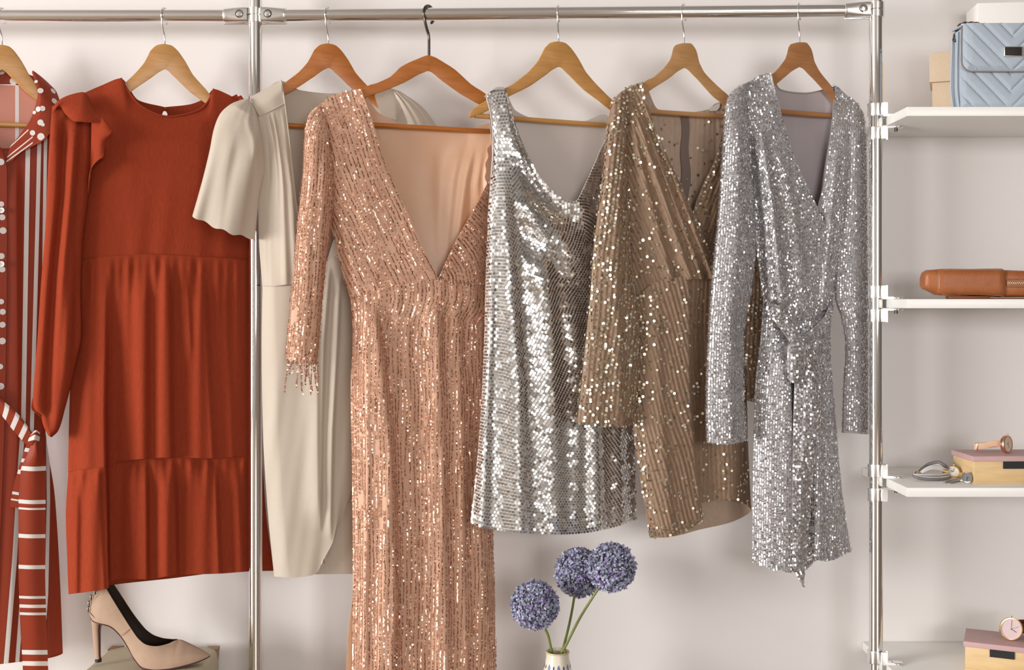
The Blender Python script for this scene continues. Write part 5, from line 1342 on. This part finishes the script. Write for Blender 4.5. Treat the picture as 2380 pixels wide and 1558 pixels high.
for y in (649, 668):
    v, f = stitches([(px_(2342), py_ - .0002, pz(y)), (px_(2400), py_ - .0002, pz(y)), (px_(2480), py_ - .0002, pz(y))], 40, .5, None, 0, .0005)
    absorb(zp, build('stitching', [(v, f, 0, True)], [M['leatherd']], pouch))
simple('wrist_strap', box_chunk(((px_(2206) + px_(2304)) / 2, py_ + .012, z1 + .0035), (px_(2304) - px_(2206), .020, .0068)), M['leatherd'], pouch, .0022)
simple('under_flap', box_chunk(((px_(2304) + px_(2460)) / 2, py_ + .020, z1 + .0016), (px_(2460) - px_(2304), .022, .0030)), M['leatherd'], pouch, .001)
# ---- wooden boxes with pink lids
def wooden_box(corner, yaw, w, d, h, z, label, slot):
    R = rotz(yaw); c = np.array([corner[0], corner[1], z])
    t = thing('wooden_box', label, 'box', c + R @ np.array([w / 2, d / 2, 0]), 'pink-lidded wooden boxes')
    def at(x, y, zz): return c + R @ np.array([x, y, zz])
    body = simple('box_body', box_chunk(at(w / 2, d / 2, (h - .011) / 2 + .0015), (w - .006, d - .006, h - .012), R), M['pine'], t, .0012)
    simple('bottom_board', box_chunk(at(w / 2, d / 2, .0020), (w - .004, d - .004, .0040), R), M['pine'], t, .0008)
    simple('lid', box_chunk(at(w / 2, d / 2, h - .0055), (w, d, .011), R), M['pink'], t, .0014)
    sx, sw, sh = slot
    simple('finger_slot', box_chunk(at(sx, .0025, h - .011 - sh / 2), (sw, .004, sh), R), M['black'], body)  # black block in place of a recess, its colour stands for the shade inside
    return t, at
zs = SHZ[2]
c = P(2261, 1125, -.245); 
B1, at1 = wooden_box(c, math.radians(2), .21, .105, P(0, 1061, -.245)[2] - zs, zs, 'wooden box with a flat pink lid, carrying the rose gold watch', (.0875, .050, .0145))
zs4 = SHZ[3]
c4 = P(2239, 1491, -.200)
B2, at2 = wooden_box(c4, math.radians(-24), .215, .105, c4[2] - zs4, zs4, 'wooden box with a mottled pink lid, carrying the pink-faced watch', (.0725, .046, .0150))
# ---- watches
def watch(c, face, up, rad, dep, bez, dial, label, hands, strapm, strap, name='wrist_watch', group='wrist watches on the shelves', marks=0, ring=.12):
    n = np.asarray(face, float); n /= np.linalg.norm(n)
    u = np.asarray(up, float); u -= n * u.dot(n); u /= np.linalg.norm(u)
    r = np.cross(u, n); R = basis(r, u, n); c = np.asarray(c)
    t = thing(name, label, 'watch', c, group)
    case = build('case', [(*lathe_chunk([(rad * .80, -dep), (rad * .96, -dep * .9), (rad, -dep * .4), (rad, dep * .25), (rad * .97, dep * .45), (rad * (1 - ring), dep * .5), (rad * (1 - ring), dep * .1)], c, 44, R), 0, True)], [M[bez]], t)
    try: case.data.set_sharp_from_angle(angle=math.radians(40))
    except Exception: pass
    ch = [(*lathe_chunk([(rad * (1 - ring) * .99, dep * .02), (rad * (1 - ring) * .99, dep * .14)], c, 44, R), 0, False)]
    for i in range(marks):
        a = i / marks * 2 * PI; d = np.array([math.sin(a), math.cos(a), 0])
        q = basis(R @ np.array([d[1], -d[0], 0]), R @ d, n)
        ch.append((*box_chunk(c + R @ (d * rad * .66) + n * dep * .15, (rad * .035, rad * .14, dep * .03), q), 1, False))
    build('dial', ch, [M[dial], M['darkmetal']], t)
    ch = []
    for ang, ln, wd in hands:
        d = np.array([math.sin(math.radians(ang)), math.cos(math.radians(ang)), 0])
        q = basis(R @ np.array([d[1], -d[0], 0]), R @ d, n)
        ch.append((*box_chunk(c + R @ (d * rad * ln * .42) + n * dep * .24, (rad * wd, rad * ln, dep * .05), q), 0, False))
    ch.append((*lathe_chunk([(rad * .05, dep * .2), (rad * .05, dep * .32)], c, 12, R), 0, False))
    build('hands', ch, [M['darkmetal']], t)
    build('crown', [(*lathe_chunk([(rad * .07, 0), (rad * .10, rad * .04), (rad * .10, rad * .14), (rad * .05, rad * .17)], c + strap.get('crown', r) * rad * .98, 14, basis(np.cross(n, strap.get('crown', r)), n, strap.get('crown', r))), 0, True)], [M[bez]], t)
    for k, (path, wdt, thick, across, mm) in enumerate(strap['paths']):
        C = smooth3(path, 50); a = np.asarray(across, float); a /= np.linalg.norm(a)
        t_ = np.gradient(C, axis=0); t_ /= np.linalg.norm(t_, axis=1, keepdims=True)
        nn = np.cross(t_, a); nn /= np.linalg.norm(nn, axis=1, keepdims=True) + 1e-9
        cs = [(-.5, -.5), (.5, -.5), (.5, .5), (-.5, .5)]
        V = np.stack([C + a * wdt * p + nn * thick * q for p, q in cs], 1).reshape(-1, 3); fs = []
        for i in range(len(C) - 1):
            for j in range(4): fs.append((i * 4 + j, i * 4 + (j + 1) % 4, i * 4 + 4 + (j + 1) % 4, i * 4 + 4 + j))
        fs += [(3, 2, 1, 0), tuple(len(V) - 4 + j for j in range(4))]
        o = build('strap', [(V, fs, 0, True)], [M[mm]], t); bevel_obj(o, min(thick * .35, .0006), 2)
    return t, R
# rose gold watch standing on its rim on the pink lid
lidz = P(0, 1061, -.245)[2]
W1Y = -.195
cw_ = P(2341, 1034, W1Y); cw_[2] = lidz + .0182
f1 = np.array([.62, -.78, .06])
d1 = np.array([-1, .18, 0.0]); d1 /= np.linalg.norm(d1)
s0 = cw_ + np.array([-.013, .004, 0])
watch(cw_, f1, (0, 0, 1), .0182, .0060, 'rose', 'dialc', 'rose gold watch with a nude strap standing on the pink lid', [(150, .5, .03), (30, .3, .04)], 'nude',
      dict(crown=np.array([0, 0, 1.0]), paths=[([s0 + [.004, 0, .001], s0 + [-.012, -.001, .001], s0 + [-.030, -.001, -.003], s0 + [-.046, .000, -.0055], s0 + [-.0495, .005, -.0065], s0 + [-.046, .010, -.006], s0 + [-.026, .012, -.004], s0 + [.000, .011, -.001]], .0125, .0016, (0.02, 0, 1), 'nude')]))
t1 = [o for o in bpy.data.objects if o.get('label', '').startswith('rose gold watch')][0]
b_ = s0 + np.array([-.0462, .001, -.006])
build('buckle', [(*tube_chunk([b_ + [0, 0, -.0085], b_ + [-.001, -.002, 0], b_ + [0, 0, .0085]], .0018, 8), 0, True)], [M['rose']], t1)
build('lug', [(*tube_chunk([s0 + [.002, -.003, -.010], s0 + [.002, -.003, .011]], .0022, 10), 0, True)], [M['rose']], t1)
# wrap bracelet watch lying on the shelf
wy = -.190
cb = P(2215, 1097, wy); f2 = np.array([-.05, -.82, .57])
def loopcord(pts, n=70): return smooth3([P(x, y, Y) for x, y, Y in pts], n)
cords = []
grp = 'wrist watches on the shelves'
t2, R2 = watch(cb, f2, (0.1, 0, 1), .0128, .0050, 'gold', 'dialw', 'white-faced gold watch on a wrap bracelet of grey cords', [(20, .7, .05), (-80, .5, .07)], 'nude', dict(crown=np.array([.2, .2, .96]), paths=[]), marks=12)
for i, (off, mm, rr) in enumerate([(0, 'greyl', .0036), (2.5, 'lgreyl', .0020), (4.5, 'lgreyl', .0024), (7, 'greyl', .0018), (9, 'lgreyl', .0022)]):
    pts = [(2205, 1092 + off * .3, wy + .004), (2195, 1082 + off, wy + .012), (2180, 1075 + off * 1.2, wy + .022), (2160, 1079 + off * 1.2, wy + .026), (2142, 1092 + off, wy + .018), (2134 - off * .3, 1102 + off * .2, wy + .006)]
    build('cord', [(*tube_chunk(loopcord(pts), rr, 8), 0, True)], [M[mm]], t2)
for i, (off, mm, rr) in enumerate([(0, 'greyl', .0036), (-4, 'lgreyl', .0022), (-8, 'greyl', .0018), (-10, 'lgreyl', .0022)]):
    pts = [(2126, 1098 + off * .2, wy + .004), (2124, 1106 + off * .3, wy - .006), (2136, 1111 + off * .7, wy - .014), (2160, 1114 + off, wy - .016), (2185, 1114 + off, wy - .012), (2204, 1111 + off, wy - .004), (2212, 1106 + off * .6, wy + .004)]
    build('cord', [(*tube_chunk(loopcord(pts), rr, 8), 0, True)], [M[mm]], t2)
for i in range(3):
    pts = [(2138, 1104 - i * 2, wy + .006), (2150, 1096 - i * 2.6, wy - .002), (2168, 1090 - i * 3, wy - .006), (2186, 1092 - i * 3, wy - .006), (2198, 1096 - i * 2, wy - .002)]
    build('braided_cord', [(*tube_chunk(loopcord(pts), .0027, 8), 0, True)], [M['lgreyl']], t2)
e1 = P(2196, 1095, wy - .002); e2 = P(2231, 1103, wy + .002); e3 = P(2132, 1100, wy + .004)
for e_, r_ in ((e1, .0052), (e2, .0050), (e3, .0042)):
    build('end_clasp', [(*tube_chunk([e_ + [-.006, 0, .001], e_ + [.006, 0, -.001]], r_, 14), 0, True)], [M['gold']], t2)
# small silver watch
cs = P(2247, 1115, -.238); cs[2] = max(cs[2], zs + .0125)
f3 = np.array([-.12, -.93, .35])
sp = lambda x, y, Y: np.maximum(P(x, y, Y), [-9, -9, zs + .0022])
watch(cs, f3, (0.0, 0, 1), .0110, .0042, 'steel', 'diald', 'small silver watch with a grey dial beside the wooden box', [(180, .6, .08), (95, .4, .08)], 'steel',
      dict(crown=np.array([.9, .1, .4]), paths=[([sp(2238, 1117, -.236), sp(2225, 1120, -.242), sp(2208, 1123, -.246), sp(2196, 1126, -.244), sp(2194, 1124, -.236), sp(2204, 1119, -.230), sp(2222, 1116, -.228), sp(2236, 1114, -.230)], .0042, .0012, (0.0, 0.5, .86), 'steel')]), marks=8)
# pink-faced watch on the lower box
lz = c4[2]
cp = P(2350, 1466, -.195); R_p = .0232; cp[2] = lz + R_p + .0003
watch(cp, np.array([-.10, -.99, .10]), (.02, 0, 1), R_p, .0055, 'gold', 'dialp', 'pink-faced gold watch standing on the lower pink lid', [(4, .85, .025), (70, .75, .015), (122, .55, .05)], 'strapb',
      dict(crown=np.array([0.0, 0, 1.0]), paths=[([cp + [.016, .006, -.002], cp + [.030, .012, -.003], cp + [.055, .026, -.004], cp + [.075, .040, -.005], cp + [.070, .052, -.005], cp + [.040, .048, -.004], cp + [.004, .026, -.003], cp + [-.006, .012, -.002]], .020, .0020, (0.0, 0, 1), 'strapb')]), ring=.10)

# ------------------------------------------------------------------ suitcase, shoe, vase, flowers on the floor
sY0, sY1 = -.035, -.33
st0 = P(262, 1503.5, sY0); sz = st0[2]; sx0 = st0[0]; sx1 = P(508, 1504, sY0)[0]
case = thing('suitcase', 'cream box case with brown corners, standing under the rust dress', 'suitcase', ((sx0 + sx1) / 2, (sY0 + sY1) / 2, 0))
simple('case_body', box_chunk(((sx0 + sx1) / 2, (sY0 + sY1) / 2, (sz - .055) / 2), (sx1 - sx0, sY0 - sY1, sz - .055)), M['cream'], case, .004)
ld = simple('case_lid', box_chunk(((sx0 + sx1) / 2, (sY0 + sY1) / 2, sz - .026), (sx1 - sx0 + .003, sY0 - sY1 + .003, .052)), M['cream'], case, .005, seg=3)
for ix, X in ((1, sx0), (-1, sx1)):
    for iy, Y in ((-1, sY0), (1, sY1)):
        ch = []
        L_ = .025
        A = np.array([(X - ix * .0022, Y - iy * .0022, sz + .0012), (X + ix * L_, Y - iy * .0022, sz + .0012), (X + ix * L_ * .55, Y + iy * .012, sz + .0012), (X + ix * .012, Y + iy * L_ * .55, sz + .0012), (X - ix * .0022, Y + iy * L_, sz + .0012)])
        ch.append((*extrude_chunk(A, A - [0, 0, .0012]), 0, False))
        A = np.array([(X - ix * .0024, Y - iy * .0024, sz + .0010), (X - ix * .0024, Y + iy * L_, sz + .0010), (X - ix * .0024, Y + iy * .010, sz - L_)]); ch.append((*extrude_chunk(A, A + [ix * .0012, 0, 0]), 0, False))
        A = np.array([(X - ix * .0024, Y - iy * .0024, sz + .0010), (X + ix * L_, Y - iy * .0024, sz + .0010), (X + ix * .010, Y - iy * .0024, sz - L_)]); ch.append((*extrude_chunk(A, A + [0, iy * .0012, 0]), 0, False))
        o = build('corner_guard', ch, [M['corner']], case)
        bm = bmesh.new(); bm.from_mesh(o.data); bmesh.ops.recalc_face_normals(bm, faces=bm.faces); bm.to_mesh(o.data); bm.free()
# ---- stiletto
shY = -.165
class ShoeP:
    def pt(s, A):
        A = np.asarray(A, float); Y = shY - A[..., 2] * .01; D = shY - CAMY
        return np.stack([(A[..., 0] - CX) * D / F, Y, EYE + (HY - A[..., 1]) * D / F], -1)
sp_ = ShoeP()
zb = sp_.pt(np.array([(228, 1551, 0)]))[0][2]; dzs = sz + .0016 - sp_.pt(np.array([(360, 1557.5, 0)]))[0][2]
shoe = thing('stiletto_shoe', 'nude suede pointed high heel with laced back, on the cream case', 'shoe', sp_.pt(np.array([(330, 1557, 0)]))[0] + [0, 0, dzs])
class Sh2:
    def pt(s, A):
        v = sp_.pt(A); v[..., 2] += dzs; return v
shp = Sh2()
ST = [(211, 1434, 243, 1356, .25, .2), (214, 1440, 245, 1359, 1.4, 1.2), (224, 1450, 249, 1365, 2.2, 1.9), (237, 1453.5, 256, 1376, 2.7, 2.2), (262, 1459, 276, 1408, 2.9, 2.4), (287, 1480, 299, 1444, 2.8, 2.5), (305, 1506, 315, 1467, 2.9, 2.7),
      (322, 1534, 333, 1489, 3.3, 3.0), (345, 1554, 352, 1501.5, 3.8, 3.2), (372, 1557.5, 375, 1506, 4.0, 2.8), (394, 1556.5, 396, 1504, 3.9, 1.7), (408, 1555, 410, 1500, 3.8, .5), (418, 1553.5, 418, 1500, 3.6, 0), (440, 1550, 440, 1508.5, 2.9, 0),
      (462, 1545.5, 461, 1519, 2.0, 0), (478, 1541, 476, 1527.5, 1.1, 0), (485, 1538.5, 484, 1532.5, .55, 0), (489, 1536.5, 488, 1535, .1, 0)]
ST = np.array(ST, float)
t_ = np.concatenate([[0], np.cumsum(np.linalg.norm(np.diff(ST[:, :2], axis=0), axis=1))]); t_ /= t_[-1]
NS = 90
S_ = pchip(t_, ST, np.linspace(0, 1, NS))
def side(sgn, inset=0.0, K=18):
    q = np.linspace(0, 1, K)[None, :, None]
    a = S_[:, None, :2]; b_ = S_[:, None, 2:4]
    xy = a * (1 - q) + b_ * q
    qq = q[..., 0]
    wd = S_[:, 4:5]; wt = S_[:, 5:6]
    prof = wd * (.86 + .14 * np.sin(np.clip(qq * 2.2, 0, PI / 2))) * (1 - qq ** 2.2) + (wt) * qq ** 2.2
    # bow the heel cup backwards
    xy[..., 0] -= (9 * np.sin(qq * PI) * np.clip(1 - np.linspace(0, 1, NS) * 9, 0, 1)[:, None])
    d = sgn * np.maximum(prof - inset, 0)
    return np.concatenate([xy, d[..., None]], -1)
near, far = side(1), side(-1)
G = np.concatenate([far[:, ::-1][:, :0], near], 1)
ch = []
for g, s in ((near, 1), (far, -1)):
    W = shp.pt(g); c_, n_ = cloth_chunks(W, .0013, 0, 1)
    V, Fc, mi_, sm_ = c_[0]
    nu, nv = W.shape[:2]
    # orient the inner skin towards the foot
    inn = W.copy(); inn[..., 1] += s * .0013
    V = np.concatenate([W.reshape(-1, 3), inn.reshape(-1, 3)])
    ch.append((V, Fc, mi_, True))
up = build('upper', ch, [M['suede'], M['shoein']], shoe)
# insole and outsole
def sole_strip(dy, th, wf, i0=2, i1=NS, m_='sole', nm='outsole'):
    k = 9; w = np.linspace(-1, 1, k)[None, :]
    g = np.zeros((i1 - i0, k, 3)); g[..., 0] = S_[i0:i1, 0:1]; g[..., 1] = S_[i0:i1, 1:2] + dy; g[..., 2] = S_[i0:i1, 4:5] * wf * w
    W = shp.pt(g)
    B_ = W - [0, 0, th]
    V = np.concatenate([W.reshape(-1, 3), B_.reshape(-1, 3)]); nu, nv = W.shape[:2]
    f1 = gfaces(nu, nv); f2 = gfaces(nu, nv)[:, ::-1] + nu * nv
    g_ = np.arange(nu * nv).reshape(nu, nv); o_ = nu * nv
    def strip(ix): return np.stack([ix[:-1], ix[1:], ix[1:] + o_, ix[:-1] + o_], 1)
    Fc = np.concatenate([f1, f2, strip(g_[0]), strip(g_[-1]), strip(g_[:, 0]), strip(g_[:, -1])])
    return build(nm, [(V, Fc, 0, True)], [M[m_]], shoe)
sole_strip(.6, .0016, .90)
sole_strip(-1.6, .0010, .82, 3, NS - 12, 'shoein', 'insole')
# heel stem
hs = [(212, 1430, 250, 1458, 2.2), (213.5, 1442, 240, 1457, 1.9), (215, 1460, 235.5, 1466, 1.35), (216, 1480, 233.5, 1481, 1.0), (218, 1510, 233.5, 1510, .75), (220, 1530, 233.5, 1530, .66), (221.5, 1544, 234.5, 1544, .62)]
k = 24; rings = []
for x0, y0, x1, y1, w in pchip(np.linspace(0, 1, len(hs)), np.array(hs, float), np.linspace(0, 1, 24)):
    a = np.arange(k) / k * 2 * PI
    c_, s_ = np.cos(a), np.sin(a)
    q = (1 + np.sign(c_) * np.abs(c_) ** .8) / 2
    rings.append(shp.pt(np.stack([x0 + (x1 - x0) * q, y0 + (y1 - y0) * q, w * np.sign(s_) * np.abs(s_) ** .8], 1)))
V = np.concatenate(rings); fs = []
mi_ = []
for i in range(len(rings) - 1):
    for j in range(k):
        fs.append((i * k + j, i * k + (j + 1) % k, (i + 1) * k + (j + 1) % k, (i + 1) * k + j)); mi_.append(1 if (j <= 2 or j >= k - 3) and i > 3 else 0)
hl = build('heel', [(V, np.array(fs), np.array(mi_), True)], [M['suede'], M['sole']], shoe)
tp = []
for yy in (1543.5, 1551):
    a = np.arange(20) / 20 * 2 * PI
    tp.append(shp.pt(np.stack([228.5 + 7.4 * np.cos(a), np.full(20, yy), .68 * np.sin(a)], 1)))
hz = tp[1][:, 2].min()
simple('heel_tip', extrude_chunk(tp[0], tp[1]), M['black'], hl)
# lacing of gold rings and suede cord down the back
lc = []
for i, (x, y) in enumerate([(237, 1375.5), (228, 1386), (219, 1397), (214, 1411), (212, 1424)]):
    c_ = shp.pt(np.array([(x, y, 1.55)]))[0]
    a = np.linspace(0, 2 * PI, 17); e = c_ + np.stack([np.cos(a) * .0026, -.0006 + 0 * a, np.sin(a) * .0030], 1)
    lc.append((*tube_chunk(e, .0007, 6, False), 0, True))
    lc.append((*tube_chunk(shp.pt(np.array([(x - 7, y + 3, .2), (x - 3, y - 4, 1.0), (x + 1, y + 2, 1.75), (x - 2, y + 8, 1.2)], float)), .0010, 6), 1, True))
build('heel_lacing', lc, [M['brass'], M['shoein']], up)
v, f = stitches(shp.pt(np.array([(247, 1380, 1.86), (236, 1391, 2.02), (226, 1402, 1.95), (219, 1410, 1.8)], float)), 16, .5, None, 0, .0004); absorb(up, build('stitching', [(v, f, 0, True)], [M['shoein']], shoe))
v, f = tube_chunk(shp.pt(np.array([(312, 1466, 2.78), (304, 1473, 2.98), (291, 1482, 2.9)], float)), .0006, 6); build('side_seam', [(v, f, 0, True)], [M['corner']], up)
# ---- vase
vY = -.24
vc = P(1296, 1515, vY); vz = vc[2]; mr = 27.0 * (vY - CAMY) / F
prof_o = [(.030, 0), (.046, 0), (.050, .006), (.054, .05), (.052, .11), (.044, .17), (.034, .215), (.0262, vz - .026), (.0238, vz - .012), (.0232, vz - .006), (.0240, vz - .002), (.0236, vz)]
prof_o = [(r * (mr / .0236), z) for r, z in prof_o]
prof = prof_o + [(mr * .86, vz), (mr * .85, vz - .012), (mr * .95, vz - .04), (mr * .9, vz - .05)]
zz = np.array([p[1] for p in prof_o]); rr_ = np.array([p[0] for p in prof_o])
def vr(z): return np.interp(z, zz, rr_)
vs = thing('flower_vase', 'cream ceramic vase with a row of blue drops round its neck', 'vase', (vc[0], vc[1], 0))
V, Fs = lathe_chunk(prof, (vc[0], vc[1], 0), 56)
dr = []
for i in range(16):
    big = i % 2 == 0; a0 = -PI / 2 + (i - 4) / 16 * 2 * PI + .05
    h = .0125 if big else .0078; wv = .0042 if big else .0022; zc = vz - .026
    a = np.linspace(0, 2 * PI, 19)[:-1]
    zq = zc + h * .5 * np.cos(a); xq = wv * .62 * np.sin(a) * (1 - .75 * np.clip(np.cos(a), 0, 1)) * 1.2
    r = vr(zq) + .0004
    th = a0 + xq / r
    dr.append((np.stack([vc[0] + r * np.cos(th), vc[1] + r * np.sin(th), zq], 1), np.arange(18)[::-1].reshape(1, 18), 1 if (i % 4 != 2) else 2, False))
build('vase_body', [(V, Fs, 0, True)] + dr, [M['vase'], M['blue'], M['lblue']], vs)
a = np.linspace(0, 2 * PI, 49)
build('rim', [(*tube_chunk(np.stack([vc[0] + mr * .95 * np.cos(a), vc[1] + mr * .95 * np.sin(a), np.full(49, vz - .0008)], 1), .0021, 8, False), 0, True)], [M['rim']], vs)
def allium(cx, cy, rpx, Y, mouth, foot, label, seed, bend):
    rs = np.random.RandomState(seed)
    c = P(cx, cy, Y); r = rpx * (Y - CAMY) / F
    t = thing('allium_flower', label, 'flower', foot, 'allium flowers in the vase')
    N = 2300; V, Fs = [], []
    i = np.arange(N) + .5
    phi = np.arccos(1 - 2 * i / N); th = PI * (1 + 5 ** .5) * i
    D = np.stack([np.cos(th) * np.sin(phi), np.sin(th) * np.sin(phi), np.cos(phi)], 1) + rs.randn(N, 3) * .03
    D /= np.linalg.norm(D, axis=1, keepdims=True)
    b0 = 0
    for d in D:
        nn = d + rs.randn(3) * .62; nn /= np.linalg.norm(nn)
        t1 = np.cross(nn, rs.randn(3)); t1 /= np.linalg.norm(t1); t2 = np.cross(nn, t1)
        p = c + d * r * (.86 + .12 * rs.rand()); s = r * (.062 + .035 * rs.rand())
        q = np.array([[-.15, 0, 0], [.55, .62, .20], [1.25, .42, .42], [1.42, 0, .52], [1.25, -.42, .42], [.55, -.62, .20]]) * s
        V.append(p + q[:, :1] * t1 + q[:, 1:2] * t2 + q[:, 2:] * nn); Fs.append(np.arange(6) + b0); b0 += 6
    core = lathe_chunk([(.0005, -r * .86)] + [(r * .86 * math.sin(a), -r * .86 * math.cos(a)) for a in np.linspace(.2, PI - .2, 12)] + [(.0005, r * .86)], c, 24)
    build('bloom', [(np.concatenate(V), np.array(Fs), 0, False), (*core, 1, True)], [M['petal'], M['core']], t)
    mo = np.array(mouth); dm = (mo - c) / (c[2] - mo[2]); e = mo + dm * .06; s0 = c + (mo - c) / np.linalg.norm(mo - c) * r * .8
    mid = (s0 + mo) / 2 + np.array(bend)
    build('stem', [(*tube_chunk(smooth3([s0, s0 * .6 + mid * .4 + np.array(bend) * .2, mid, mo, e], 50), np.linspace(.0025, .0029, 50), 10), 0, True)], [M['stem']], t)
    return t
base = np.array([vc[0], vc[1], 0])
allium(1243, 1407, 56, vY - .02, base + [-.0125, .001, vz + .003], base + [.004, .004, vz - .10], 'lilac pompom flower on a short stem, lowest of the three', 1, (.004, 0, 0))
allium(1346, 1331, 57, vY + .072, base + [.0115, .008, vz + .003], base + [.002, .002, vz - .10], 'lilac pompom flower standing behind the highest one', 2, (.002, 0, 0))
allium(1421, 1319, 57, vY - .035, base + [.0110, -.002, vz + .003], base + [-.006, -.002, vz - .10], 'lilac pompom flower on the longest slanting stem, highest of the three', 3, (-.004, 0, 0))
